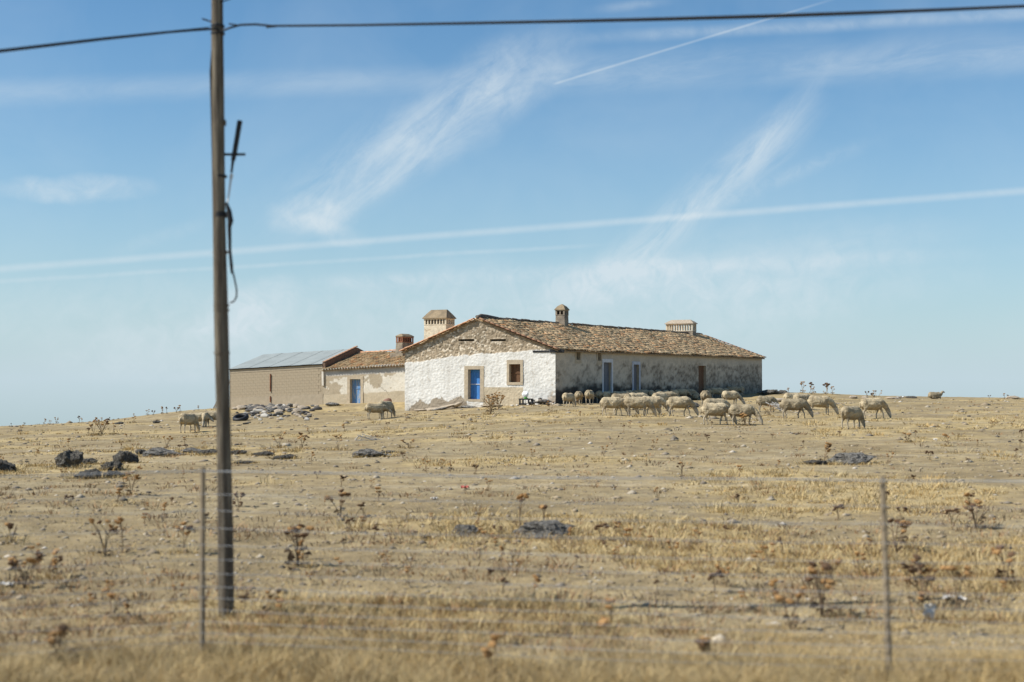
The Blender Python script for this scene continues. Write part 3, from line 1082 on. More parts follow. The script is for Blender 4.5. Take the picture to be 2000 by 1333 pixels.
def slope_hit(px, py):
    """where a sight line meets the right-hand slope, or the plane of the ridge when it passes above"""
    a, b = local(farm, (0, 0, EZ)), local(farm, ray(px, py) + Vector((0, 0, EZ)))
    d = b - a
    n = nR
    o = Vector((0, 0, EAVE))
    t = (o - a).dot(n) / d.dot(n)
    return a + d * t


c3 = slope_hit(1103, 641)
top3 = 595
z3 = EZ - 0.30 + ray(1095, top3).z * (86 + c3.y * 0.9)
hit3 = c3
w3 = local(farm, (0, 0, 0))
wp3 = farm.location + Vector((c3.x * math.cos(-TH) - c3.y * math.sin(-TH), c3.x * math.sin(-TH) + c3.y * math.cos(-TH), c3.z))
zt3 = EZ + ray(1095, 594).z * wp3.y - 0.30
ch3 = chimney(farm, c3.x - 0.36, c3.y + 0.30, c3.z - 0.3, zt3, 0.34, 0.30, 0.03, 0.36, 2, 2, 0.42, 0.04, M_chim_grey, M_chim_grey, M_chim_cap, True, lip=0.07, flare=0.08)
ch3['label'] = 'narrow square grey chimney on the right-hand slope'

# big pale chimney behind the left slope
D2 = 96.0


def wpt(px, py, D):
    return local(farm, at(px, py, D))


a2, b2 = wpt(821, 660, D2), wpt(868, 660, D2 - 0.9)
cx2 = (a2.x + b2.x) / 2
zt2 = at(848, 605, D2).z - 0.30
zb2 = at(848, 668, D2).z - 0.30
ch2 = chimney(farm, cx2, a2.y + 0.9, 2.6, zt2, 0.86, 0.55, 0.05, 0.42, 7, 4, 0.62, 0.62, M_chim_white, M_chim_white, M_chim_cap, True, lip=0.10, flare=-0.05)
ch2['label'] = 'broad pale chimney with a tall hipped cap, the biggest'
# far chimney astride the ridge
D4 = 119.6
a4, b4 = wpt(1302, 640, D4 + 1), wpt(1352, 640, D4 - 0.3)
zt4 = at(1330, 624.5, D4).z - 0.30
ch4 = chimney(farm, (a4.x + b4.x) / 2, (a4.y + b4.y) / 2 + 0.4, RIDGE - 0.8, zt4, (b4.x - a4.x) / 2, 0.42, 0.05, 0.62, 10, 3, 0.36, 0.85, M_chim_grey, M_chim_white, M_stone_tan, False, lip=0.10)
ch4['label'] = 'long low chimney with an open row of pillars near the far end'

# ------------------------------------------------------------------ low wing and block shed on the left (their eaves sink to the left)
SETB = 5.0
wing = empty('low_wing', (0, 0, 0.30), -TH, category='house', label='low cottage wing with peeling plaster and a weathered blue door, left of the farmhouse gable')
wx = farm.location.x - GW * math.cos(TH) + SETB * math.sin(TH)
wy = farm.location.y + GW * math.sin(TH) + SETB * math.cos(TH)
wing.location = (wx, wy, 0.30)          # local x runs from 0 (at the farmhouse) to negative (left)
w_r, w_l = on_front(wing, 790, 713), on_front(wing, 631, 722)
WL = w_l.x
SL = (w_r.z - w_l.z) / (w_r.x - w_l.x)           # fall of the eave to the left
E0 = w_r.z - SL * w_r.x


def weave(a):
    return E0 + SL * a


w_door = rect_on_front(wing, 683.5, 741, 704.5, 788)
_wb = [on_front(wing, x, y) for x, y in ((628, 772), (683, 769), (706, 769), (726, 767), (790, 763.5))]
WBX, WBZ = [p.x for p in _wb], [p.z for p in _wb]


def wing_disp(A, Z):
    return 0.03 * (fbm(A / 0.5, Z / 0.4, 171, 3) - 0.5) + 0.02 * (fbm(A / 0.12, Z / 0.1, 173, 2) - 0.5)


def wing_color(A, Z, d):
    s = A.shape + (1,)
    c = np.array([0.66, 0.61, 0.51]) * (0.88 + 0.24 * fbm(A / 0.8, Z / 0.6, 176, 4)).reshape(s)
    h = weave(A) - Z
    n = fbm(A / 0.9, Z / 0.7, 178, 5, 0.6)
    peel = sstep(n + 0.18 * sstep(-A, 4, 8) * sstep(0.95 - h, 0, 0.4) + 0.05 * sstep(-A, 4, 7), 0.54, 0.58).reshape(s)
    c = c * (1 - peel) + np.array([0.40, 0.335, 0.24]) * peel
    speck = sstep(fbm(A / 0.14, Z / 0.12, 180, 3, 0.7), 0.60, 0.70).reshape(s)
    c = c * (1 - 0.25 * speck) + np.array([0.42, 0.35, 0.25]) * 0.25 * speck
    dado = sstep(np.interp(A, WBX, WBZ) - Z + 0.03 * (fbm(A / 0.4, Z / 0.4, 182, 2) - 0.5), -0.01, 0.02).reshape(s)
    c = c * (1 - dado) + np.array([0.46, 0.39, 0.28]) * (0.92 + 0.16 * fbm(A / 1.2, Z / 0.5, 184, 3)).reshape(s) * dado
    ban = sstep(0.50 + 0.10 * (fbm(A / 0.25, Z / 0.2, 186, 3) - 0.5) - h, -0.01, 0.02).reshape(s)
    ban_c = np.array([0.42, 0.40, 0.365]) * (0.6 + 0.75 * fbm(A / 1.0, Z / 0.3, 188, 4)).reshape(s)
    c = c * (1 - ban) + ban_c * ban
    # cracks
    for (p0, p1) in (((738, 750), (760, 770)), ((786, 752), (784, 763))):
        q0, q1 = on_front(wing, *p0), on_front(wing, *p1)
        tt = np.clip((A - q0.x) / (q1.x - q0.x + 1e-6), 0, 1)
        zz = q0.z + (q1.z - q0.z) * tt + 0.25 * (fbm(A / 0.25, A * 0, 190, 3) - 0.5)
        m = ((np.abs(Z - zz) < 0.03) & (A > min(q0.x, q1.x)) & (A < max(q0.x, q1.x))).astype(float).reshape(s)
        c = c * (1 - 0.6 * m) + np.array([0.12, 0.10, 0.08]) * 0.6 * m
    return np.clip(c, 0.01, 0.9)


wall('front_wall', (0, 0, 0), (1, 0, 0), (0, -1, 0), WL, 0.3, -1.0, lambda a: weave(a) if False else E0 + SL * a, [w_door], 0.06, wing_disp, wing_color, 0.35, wing)
ring_frame('door_surround', wing, w_door, 0.22, 0.20, 0.03, M_surround, 'front', 0.06)
dd_ = plank_door(wing, 'door', w_door, 0.26, M_blue_old, 'front', 4, True, w_door[2] + 0.62 * (w_door[3] - w_door[2]))
dd_['label'] = 'weathered door with peeling blue paint'
WD = 8.0                                  # depth of the wing
WRZ = at(740, 684.5, 101).z - 0.30        # ridge height near its middle
wmid = -4.5
rise = WRZ - weave(wmid)
rise = max(1.0, min(1.7, rise))
mb = MB()
mb.box((WL, WD - 0.3, -1.0), (0, WD, weave(WL) - 0.05))
mb.build('back_wall', M_render, wing)


def wz(a, y):
    """height of the wing's roof at local a, y"""
    return weave(a) + rise * (1 - abs(y - WD / 2) / (WD / 2))


p4 = [(WL + 0.02, -0.16, wz(WL, -0.16)), (0.3, -0.16, wz(0.3, -0.16)), (0.3, WD / 2, wz(0.3, WD / 2)), (WL + 0.02, WD / 2, wz(WL, WD / 2))]
wroof = slope_sheet(wing, 'roof', p4, 0.08, M_roofbase)
slope_sheet(wroof, 'back_slope', [(WL + 0.02, WD / 2 + 0.003, wz(WL, WD / 2)), (0.3, WD / 2 + 0.003, wz(0.3, WD / 2)), (0.3, WD + 0.15, wz(0.3, WD + 0.15)), (WL + 0.02, WD + 0.15, wz(WL, WD + 0.15))], 0.08, M_roofbase)
W_WING = np.array([0.10, 0.06, 0.14, 0.20, 0.09, 0.20, 0.03, 0.10, 0.07, 0.05])
W_WING /= W_WING.sum()
al = Vector((1, 0, SL)).normalized()
upw = Vector((0, WD / 2, rise)).normalized()
wsl = math.hypot(WD / 2 + 0.16, rise * (1 + 0.16 / (WD / 2)))
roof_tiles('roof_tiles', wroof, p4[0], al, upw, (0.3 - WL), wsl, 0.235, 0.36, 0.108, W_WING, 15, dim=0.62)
roof_tiles('roof_tiles', wroof, (WL + 0.02, WD + 0.15, wz(WL, WD + 0.15)), al, Vector((0, -WD / 2, rise)), (0.3 - WL), wsl, 0.235, 0.36, 0.108, W_WING, 16)
rw_me = half_tile('ridge_tile', 0.12, 0.11, 0.48, M_verge)
n_r = int((0.3 - WL) / 0.42)
for i in range(n_r):
    a = WL + 0.05 + i * 0.42
    put_tile(rw_me, 'ridge_tile', wroof, (a, WD / 2, wz(a, WD / 2) + 0.08 + random.uniform(-0.01, 0.02)), (1, random.uniform(-0.03, 0.03), SL), (0, 0, 1))
# mortar-filled mouths of the eave tiles
ev = MB()
na = int((0.3 - WL) / 0.235)
for i in range(na):
    a = WL + 0.02 + (i + 0.5) * 0.235
    z = wz(a, -0.16)
    ev.tube([(a, -0.262, z + 0.045), (a, -0.05, z + 0.10)], 0.058, 6)
ev.build('eave_mortar', M_stone_white, wroof, kind='stuff')
# chimney of the wing
cw = on_front(wing, 780, 690, 2.6)
ztw = at(785, 650.5, 98.5).z - 0.30
hyw = 0.72
chw = chimney(wing, cw.x + 0.12, 2.6 + hyw - 0.2, wz(cw.x, 2.0) - 0.5, ztw, 0.26, hyw, 0.09, 0.40, 3, 6, 0.22, 0.45, M_chim_grey, M_brick, M_chim_cap, True, 'y', lip=0.04, pw=0.03)
chw['label'] = 'short chimney with a band of red brick pillars'
mb = MB()
mb.box((cw.x - 0.42, 2.05, wz(cw.x, 2.05) - 0.4), (cw.x + 0.62, 2.6 + 2 * hyw + 0.15, wz(cw.x, 2.6) + 0.22), jit=0.02)
mb.build('chimney_base', M_chim_grey, wing)
# broken whitewashed corner strip
mb = MB()
mb.box((WL - 0.06, -0.10, weave(WL) - 1.15), (WL + 0.12, -0.045, weave(WL) - 0.12), jit=0.03)
mb.build('corner_strip', M_stone_white, wing)

# shed
shed = empty('block_shed', (0, 0, 0.30), -TH, category='shed', label='long low shed of bare concrete blocks with a grey sheet roof, leftmost building')
shed.location = (wx, wy, 0.30)
SR = WL                                   # right end, against the wing
s_l = on_front(shed, 449, 720.3)
SLX = s_l.x
sr_e, sl_e = on_front(shed, 625, 710.5), on_front(shed, 456, 720)
SS = (sr_e.z - sl_e.z) / (sr_e.x - sl_e.x)
SE0 = sr_e.z - SS * sr_e.x


def seave(a):
    return SE0 + SS * a


SD = 7.8
srise = at(697, 681.5, 103.2).z - 0.30 - seave(SR)
srise = max(0.9, min(1.6, srise))


def szf(a, y):
    return seave(a) + srise * (1 - abs(y - SD / 2) / (SD / 2))


# core wall (the mortar) and the blocks laid on it
mb = MB()
mb.quadbox([(SLX, 0.0, -1.3), (SR, 0.0, -1.0), (SR, 0.25, -1.0), (SLX, 0.25, -1.3),
            (SLX, 0.0, seave(SLX) - 0.02), (SR, 0.0, seave(SR) - 0.02), (SR, 0.25, seave(SR) - 0.02), (SLX, 0.25, seave(SLX) - 0.02)])
swall = mb.build('front_wall', M_mortar, shed)
mb = MB()                                 # plain band under the eave, plain plinth
h_band = 0.34
for (o1, o2) in ((-h_band, -0.02),):
    mb.quadbox([(SLX, -0.03, seave(SLX) + o1), (SR, -0.03, seave(SR) + o1), (SR, -0.002, seave(SR) + o1), (SLX, -0.002, seave(SLX) + o1),
                (SLX, -0.03, seave(SLX) + o2), (SR, -0.03, seave(SR) + o2), (SR, -0.002, seave(SR) + o2), (SLX, -0.002, seave(SLX) + o2)])
mb.build('eave_band', M_render, swall)
bz = on_front(shed, 600, 771).z - SS * on_front(shed, 600, 771).x
mb = MB()
mb.quadbox([(SLX, -0.025, -1.3), (SR, -0.025, -1.0), (SR, -0.002, -1.0), (SLX, -0.002, -1.3),
            (SLX, -0.018, bz + SS * SLX), (SR, -0.018, bz + SS * SR), (SR, -0.002, bz + SS * SR), (SLX, -0.002, bz + SS * SLX)])
mb.build('plinth_render', M_render, swall)
pipe_x = on_front(shed, 529, 750).x
mb = MB()
mb.box((0.002, -0.010, 0.005), (0.398, -0.001, 0.195))
blk = mb.mesh('block', M_block)
course, ztop_b = 0, SE0 - h_band
nco = int((ztop_b - bz) / 0.2)
hcs = (ztop_b - bz) / nco
for c in range(nco):
    z = bz + c * hcs
    a = SLX + (0.2 if c % 2 else 0.0)
    while a + 0.4 <= SR + 0.001:
        link('block', blk, swall, (a, random.uniform(-0.006, 0.0), z + SS * a), (0, -math.atan(SS), 0), (1, 1, hcs / 0.2))
        a += 0.4
mb = MB()
zt_ = on_front(shed, 529, 731).z
zb_ = on_front(shed, 529, 765).z
mb.tube([(pipe_x, -0.06, zb_), (pipe_x, -0.06, zt_)], 0.045, 8)
mb.build('drain_pipe', M_rust, shed)
mb = MB()
mb.tube([(pipe_x, -0.06, zb_ - 0.75), (pipe_x, -0.06, zb_ - 0.35)], 0.045, 8)
mb.build('drain_pipe', M_rust, shed)
for (xx, nm, m_) in ((SR - 0.25, 'right_gable_wall', M_shed_side), (SLX, 'left_gable_wall', M_mortar)):
    mb = MB()
    e0 = seave(xx) - 0.05
    b = len(mb.v)
    for x in (xx, xx + 0.24):
        mb.v += [(x, 0.26, -1.2), (x, SD - 0.26, -1.2), (x, SD - 0.26, e0), (x, SD / 2, e0 + srise), (x, 0.26, e0)]
    mb.f += [(4, 3, 2, 1, 0), (5, 6, 7, 8, 9)] + [(i, (i + 1) % 5, 5 + (i + 1) % 5, 5 + i) for i in range(5)]
    mb.build(nm, m_, shed)
mb = MB()
mb.quadbox([(SLX, SD - 0.25, -1.3), (SR, SD - 0.25, -1.0), (SR, SD, -1.0), (SLX, SD, -1.3),
            (SLX, SD - 0.25, seave(SLX) - 0.02), (SR, SD - 0.25, seave(SR) - 0.02), (SR, SD, seave(SR) - 0.02), (SLX, SD, seave(SLX) - 0.02)])
mb.build('back_wall', M_mortar, shed)
# the raised brick parapet between shed roof and wing, with red capping tiles
mb = MB()
b = 0
for x in (SR - 0.02, SR + 0.22):
    mb.v += [(x, -0.05, seave(SR) - 0.42), (x, SD + 0.05, seave(SR) - 0.42), (x, SD + 0.05, seave(SR) + 0.06), (x, SD / 2, seave(SR) + srise + 0.10), (x, -0.05, seave(SR) + 0.06)]
mb.f += [(4, 3, 2, 1, 0), (5, 6, 7, 8, 9)] + [(i, (i + 1) % 5, 5 + (i + 1) % 5, 5 + i) for i in range(5)]
mb.build('parapet_wall', M_shed_side, shed)
ups = Vector((0, SD / 2, srise + 0.04)).normalized()
ns = Vector((0, -(srise + 0.04), SD / 2)).normalized()
sroof = slope_sheet(shed, 'roof', [(SLX - 0.05, -0.12, szf(SLX, -0.12) - 0.02), (SR - 0.03, -0.12, szf(SR, -0.12) - 0.02), (SR - 0.03, SD / 2, szf(SR, SD / 2) - 0.02), (SLX - 0.05, SD / 2, szf(SLX, SD / 2) - 0.02)], 0.05, M_iron)
for i in range(int((SD / 2) / 0.38) + 1):
    p = Vector((SR + 0.10, -0.08, seave(SR) + 0.03)) + ups * (i * 0.385) + ns * 0.03
    put_tile(v_me, 'verge_tile', sroof, p, ups + ns * 0.03, ns)
nsh = 9
wsh = (SR - 0.03 - SLX + 0.05) / nsh
for i in range(nsh):
    for j in range(2):
        mb = MB()
        a0, a1 = SLX - 0.05 + i * wsh, SLX - 0.05 + (i + 1) * wsh - 0.015
        if j == 0:
            y0, y1 = -0.16, SD / 2
        else:
            y0, y1 = SD + 0.12, SD / 2 + 0.004
        nwave = 6
        for k in range(nwave * 2 + 1):
            a = a0 + (a1 - a0) * k / (nwave * 2)
            up_ = 0.018 if k % 2 else 0.0
            li = 0.012 if i % 2 else 0.0
            mb.v += [(a, y0, szf(a, y0) + up_ + li), (a, y1, szf(a, y1) + up_ + li)]
        for k in range(nwave * 2):
            mb.f.append((2 * k, 2 * k + 2, 2 * k + 3, 2 * k + 1))
        mb.build('roof_sheet', M_sheet, sroof)
# leaning timber at the shed's left end
pr = empty('leaning_timber', at(411, 806, 104.6), 0, category='timber', label='two grey timbers leaning on the left end of the block shed')
q0 = Vector((0, 0, -0.1))
q1 = at(447, 742, 106.0) - pr.location
for off in (0.0, 0.14):
    mb = MB()
    mb.tube([q0 + Vector((off, 0, 0)), q1 + Vector((off, 0.05, 0))], 0.05, 4)
    mb.build('beam', M_post, pr)

# ------------------------------------------------------------------ sheep


def ring_tube(mb, path, seg=12):
    """path of (x, y, z, ry, rn): rings across a path that lies roughly in an xz plane"""
    b = len(mb.v)
    for i, (x, y, z, ry, rn) in enumerate(path):
        p0, p1 = path[max(i - 1, 0)], path[min(i + 1, len(path) - 1)]
        t = Vector((p1[0] - p0[0], 0, p1[2] - p0[2])).normalized()
        nn = Vector((-t.z, 0, t.x))
        for k in range(seg):
            an = 2 * math.pi * k / seg
            mb.v.append((x + nn.x * rn * math.sin(an), y + ry * math.cos(an), z + nn.z * rn * math.sin(an)))
    for i in range(len(path) - 1):
        for k in range(seg):
            k2 = (k + 1) % seg
            mb.f.append((b + i * seg + k, b + i * seg + k2, b + (i + 1) * seg + k2, b + (i + 1) * seg + k))
    mb.f.append(tuple(b + k for k in range(seg))[::-1])
    e = b + (len(path) - 1) * seg
    mb.f.append(tuple(e + k for k in range(seg)))


def make_sheep_mesh(name, pose, seed):
    rg = random.Random(seed)
    mb = MB()
    lie = pose == 'lie'
    dz_ = -0.30 if lie else 0.0
    torso = [(-0.54, 0, 0.60, 0.05, 0.06), (-0.515, 0, 0.595, 0.135, 0.155), (-0.43, 0, 0.585, 0.175, 0.205), (-0.28, 0, 0.56, 0.195, 0.218),
             (-0.08, 0, 0.54, 0.215, 0.235), (0.12, 0, 0.545, 0.21, 0.235), (0.28, 0, 0.57, 0.180, 0.21)]
    if pose in ('graze', 'walk', 'turn'):
        s = 0.10 if pose == 'turn' else 0.0
        neck = [(0.40, 0, 0.565, 0.135, 0.155), (0.50, -s * 0.4, 0.49, 0.098, 0.125), (0.59, -s, 0.375, 0.078, 0.10), (0.655, -s * 1.5, 0.265, 0.07, 0.088),
                (0.70, -s * 1.8, 0.185, 0.066, 0.078), (0.735, -s * 2, 0.11, 0.05, 0.056), (0.75, -s * 2.1, 0.045, 0.034, 0.038), (0.752, -s * 2.1, 0.02, 0.018, 0.02)]
    elif pose == 'low':
        neck = [(0.40, 0, 0.57, 0.135, 0.155), (0.52, 0, 0.54, 0.098, 0.12), (0.63, 0, 0.49, 0.08, 0.098), (0.71, 0, 0.45, 0.072, 0.085),
                (0.78, 0, 0.40, 0.064, 0.072), (0.85, 0, 0.335, 0.046, 0.05), (0.885, 0, 0.295, 0.03, 0.034)]
    else:
        neck = [(0.40, 0, 0.60, 0.135, 0.15), (0.47, 0, 0.66, 0.095, 0.12), (0.52, 0, 0.74, 0.08, 0.10), (0.56, 0, 0.80, 0.072, 0.085),
                (0.63, 0, 0.80, 0.064, 0.07), (0.71, 0, 0.765, 0.046, 0.05), (0.75, 0, 0.745, 0.03, 0.034)]
    ring_tube(mb, [(x, y, z + dz_, a, b) for x, y, z, a, b in torso + neck])
    ring_tube(mb, [(-0.54, 0, 0.63 + dz_, 0.035, 0.04), (-0.575, 0, 0.57 + dz_, 0.034, 0.034), (-0.585, 0, 0.46 + dz_, 0.03, 0.028), (-0.58, 0, 0.38 + dz_, 0.014, 0.014)], 8)
    if not lie:
        for sd in (-1, 1):
            hs = (0.09 * sd) if pose == 'walk' else rg.uniform(-0.03, 0.03)
            fs = (-0.11 * sd) if pose == 'walk' else rg.uniform(-0.04, 0.05)
            ring_tube(mb, [(-0.37, 0.085 * sd, 0.56, 0.075, 0.14), (-0.365, 0.098 * sd, 0.43, 0.066, 0.105), (-0.37 + hs * 0.4, 0.10 * sd, 0.335, 0.045, 0.058),
                           (-0.425 + hs * 0.7, 0.10 * sd, 0.245, 0.029, 0.034), (-0.405 + hs, 0.10 * sd, 0.10, 0.023, 0.024), (-0.39 + hs, 0.10 * sd, 0.035, 0.027, 0.029), (-0.375 + hs, 0.10 * sd, 0.0, 0.029, 0.036)], 8)
            ring_tube(mb, [(0.27, 0.085 * sd, 0.50, 0.06, 0.085), (0.275, 0.095 * sd, 0.38, 0.045, 0.056), (0.28 + fs * 0.6, 0.095 * sd, 0.25, 0.030, 0.034),
                           (0.28 + fs * 0.9, 0.095 * sd, 0.20, 0.030, 0.033), (0.28 + fs, 0.095 * sd, 0.06, 0.022, 0.023), (0.295 + fs, 0.095 * sd, 0.02, 0.027, 0.030), (0.30 + fs, 0.095 * sd, 0.0, 0.027, 0.034)], 8)
        if seed % 2 == 0:
            mb.tube([(-0.22, 0, 0.42), (-0.24, 0, 0.33)], [0.075, 0.05], 8)
    else:
        for sd in (-1, 1):
            ring_tube(mb, [(-0.3, 0.13 * sd, 0.16, 0.07, 0.12), (-0.12, 0.19 * sd, 0.07, 0.04, 0.06), (0.02, 0.2 * sd, 0.035, 0.03, 0.03)], 8)
            ring_tube(mb, [(0.22, 0.12 * sd, 0.14, 0.05, 0.07), (0.38, 0.14 * sd, 0.06, 0.03, 0.04), (0.30, 0.15 * sd, 0.03, 0.025, 0.025)], 8)
    raw = mb.mesh(name + '_raw')
    ob = bpy.data.objects.new('tmp', raw)
    COL.objects.link(ob)
    rm = ob.modifiers.new('r', 'REMESH')
    rm.mode = 'VOXEL'
    rm.voxel_size = 0.019
    sm = ob.modifiers.new('s', 'SMOOTH')
    sm.factor = 0.5
    sm.iterations = 3
    dg = bpy.context.evaluated_depsgraph_get()
    me = bpy.data.meshes.new_from_object(ob.evaluated_get(dg))
    me.name = name
    bpy.data.objects.remove(ob)
    n = len(me.vertices)
    co = np.empty(n * 3, np.float32)
    no = np.empty(n * 3, np.float32)
    me.vertices.foreach_get('co', co)
    me.vertices.foreach_get('normal', no)
    co = co.reshape(-1, 3)
    no = no.reshape(-1, 3)
    # woolly relief on body and neck, none on face and lower legs
    head_c = np.array(neck[-3][:3]) + np.array([0, 0, dz_])
    hd = np.linalg.norm(co - head_c, axis=1)
    leg = (1 - sstep(co[:, 2], 0.24, 0.36)) * (0 if lie else 1)
    wool = np.clip(sstep(hd, 0.09, 0.17) * (1 - leg), 0, 1)
    f = fbm(co[:, 0] / 0.055 + 3 * co[:, 1] / 0.055, co[:, 2] / 0.055 + seed, seed, 3)
    g = fbm(co[:, 0] / 0.17 + co[:, 1] / 0.2, co[:, 2] / 0.17, seed + 5, 2)
    co = co + no * (wool * (0.030 * (f - 0.5) + 0.05 * (g - 0.5)))[:, None]
    me.vertices.foreach_set('co', co.astype(np.float32).ravel())
    fleece = np.array([[0.53, 0.44, 0.295]]) * (0.80 + 0.3 * f)[:, None]
    dirty = sstep(fbm(co[:, 0] / 0.2 + co[:, 1], co[:, 2] / 0.12, seed + 8, 3), 0.5, 0.68)[:, None]
    fleece = fleece * (1 - 0.5 * dirty) + np.array([[0.24, 0.185, 0.12]]) * 0.5 * dirty
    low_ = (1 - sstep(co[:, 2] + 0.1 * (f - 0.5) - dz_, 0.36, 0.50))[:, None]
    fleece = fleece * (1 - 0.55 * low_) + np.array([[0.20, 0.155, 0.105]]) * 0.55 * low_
    skin = np.array([[0.50, 0.44, 0.345]]) * np.ones((n, 1))
    c = fleece * wool[:, None] + skin * (1 - wool[:, None])
    hoof = (co[:, 2] < 0.035) & (leg > 0.5)
    c[hoof] = (0.12, 0.10, 0.085)
    nose = np.linalg.norm(co - (np.array(neck[-1][:3]) + [0, 0, dz_]), axis=1) < 0.045
    c[nose] = (0.30, 0.23, 0.19)
    a = me.color_attributes.new('Col', 'FLOAT_COLOR', 'POINT')
    c4 = np.ones((n, 4), np.float32)
    c4[:, :3] = c
    a.data.foreach_set('color', c4.ravel())
    me.materials.clear()
    me.materials.append(M_wool)
    me.polygons.foreach_set('use_smooth', np.ones(len(me.polygons), bool))
    i = -5 if pose in ('graze', 'walk', 'turn') else -4
    e = neck[i]
    q = neck[i + 1]
    ear_at = (e[0], e[1], e[2] + dz_, e[3])
    return me, ear_at


ear_mb = MB()
ear_mb.v = [(0, 0, 0.018), (0, 0, -0.018), (-0.02, 0.055, -0.035), (0.0, 0.105, -0.03), (0.012, 0.06, 0.012), (0.012, 0.05, -0.012)]
ear_mb.f = [(0, 4, 2), (2, 4, 3), (1, 2, 5), (2, 3, 5), (0, 1, 5, 4), (4, 5, 3), (0, 2, 1)]
ear_mb.c = [(0.5, 0.43, 0.33)] * 6
EAR = ear_mb.mesh('ear', M_wool)
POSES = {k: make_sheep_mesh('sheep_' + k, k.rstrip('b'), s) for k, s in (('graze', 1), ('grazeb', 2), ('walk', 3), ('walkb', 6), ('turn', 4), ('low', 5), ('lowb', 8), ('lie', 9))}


def sheep(px, py, hpx, heading, pose, label, group='sheep of the flock', pos=None, sc=None):
    """px, py: where the feet stand (photograph pixels); heading in degrees, 0 = to the right, 90 = away"""
    p = pos or ground(px, py)
    me, ear_at = POSES[pose]
    s = sc or min(1.16, max(0.90, hpx * p.y / F / 0.775))
    h = math.radians(heading)
    o = link('sheep', me, None, (p.x, p.y, tz(p.x, p.y) - 0.012), (0, 0, h), (s * random.uniform(0.90, 0.98), s * random.uniform(1.02, 1.18), s * random.uniform(0.99, 1.05)),
             label=label, category='sheep', group=group)
    for sd in (1, -1):
        link('ear', EAR, o, (ear_at[0], ear_at[1] + sd * ear_at[3] * 0.85, ear_at[2] + 0.02), (0, 0, 0 if sd > 0 else math.pi), (1, 1, 1))
    return o


GL, GR = 'sheep grazing left of the buildings', 'sheep of the flock in front of the farmhouse'
for a in [
    (368, 845, 36, 66, 'graze', 'sheep seen from behind at far left, in front of two others', GL),
    (386, 835, 28, 12, 'low', 'sheep half hidden behind the leftmost sheep, facing right', GL),
    (401, 834, 26, -88, 'graze', 'sheep facing the road with its head down, left of the pole', GL),
    (418, 833, 29, 12, 'walk', 'sheep half covered by the utility pole, head behind it', GL),
    (734, 819, 31, 25, 'low', 'left one of the two sheep before the low wing', GL),
    (754, 817, 33, 60, 'grazeb', 'right one of the two sheep before the low wing, head down', GL),
    (1111, 795, 26, 55, 'graze', 'sheep nearest the white corner of the farmhouse, behind a dry weed', GR),
    (1131, 790.5, 25, 76, 'low', 'first narrow sheep seen from behind, right of the house corner', GR),
    (1152, 790.5, 27, 72, 'low', 'second narrow sheep seen from behind, right of the house corner', GR),
    (1197, 812, 36, 2, 'walkb', 'broad pale sheep in profile, leftmost of the front row', GR),
    (1217, 811, 33, 6, 'graze', 'sheep half hidden behind the leftmost front-row sheep', GR),
    (1213, 801, 31, 22, 'low', 'back of a sheep rising behind the left front row', GR),
    (1230, 801, 31, 70, 'low', 'rump of a sheep wedged between two pale backs in the left cluster', GR),
    (1247, 801, 33, 30, 'lowb', 'rounded pale back behind the dark-necked grazing sheep', GR),
    (1246, 813.5, 37, -6, 'grazeb', 'sheep with dark dirty neck grazing before the left cluster', GR),
    (1276, 811, 37, 2, 'graze', 'sheep grazing right of the dark-necked one, muzzle to the ground', GR),
    (1302, 796, 31, 14, 'lowb', 'pale sheep standing behind the lone profile grazer', GR),
    (1259, 809, 34, 10, 'walkb', 'sheep squeezed between the dark-necked grazer and its right neighbour', GR),
    (1290, 799, 30, 40, 'low', 'sheep showing only its back left of the pale sheep behind the lone grazer', GR),
    (1329, 813, 38, 0, 'walk', 'sheep in clear profile with its head down, right of the left cluster', GR),
    (1379, 795, 31, 72, 'low', 'sheep seen from behind with its rear turned to the road, before the brown side door', GR),
    (1428, 793, 29, 22, 'turn', 'sheep bent over beside a white bag, under the far wall', GR),
    (1400, 822, 42, 20, 'grazeb', 'sheep mostly hidden behind the nearest pale sheep', GR),
    (1399, 830, 42, 3, 'walk', 'nearest large pale sheep with knees bent, in the middle of the flock', GR),
    (1452, 831, 39, -6, 'turn', 'sheep with its head turned to the right behind a reddish dry bush', GR),
    (1498, 805, 29, 8, 'graze', 'sheep grazing behind a heap of bleached branches', GR),
    (1552, 817, 38, 0, 'walkb', 'large sheep in profile right of the bleached branches', GR),
    (1549, 799, 30, 24, 'low', 'left one of two pale backs behind the large profile sheep', GR),
    (1568, 801, 31, 30, 'lowb', 'right one of two pale backs behind the large profile sheep', GR),
    (1603, 811, 37, -2, 'graze', 'sheep grazing to the right beside the large profile sheep', GR),
    (1664, 838, 38, 38, 'grazeb', 'small sheep alone, nearest the road at the right of the flock', GR),
    (1706, 818, 40, 10, 'walk', 'rightmost grazing sheep, nose in a dry weed', GR),
]:
    sheep(*a)
lie_p = ground(1827, 779.5)
sheep(1827, 779, 17, 8, 'lie', 'sheep lying alone on the skyline at far right', GR, lie_p, 1.05)


def by_wall(px, off, zoff=0.0):
    """a stand on the ground `off` metres out from the long wall, under image column px"""
    q = on_side(farm, px, 760, off)
    c, s = math.cos(-TH), math.sin(-TH)
    w = farm.location + Vector((q.x * c - q.y * s, q.x * s + q.y * c, 0))
    return Vector((w.x, w.y, tz(w.x, w.y)))


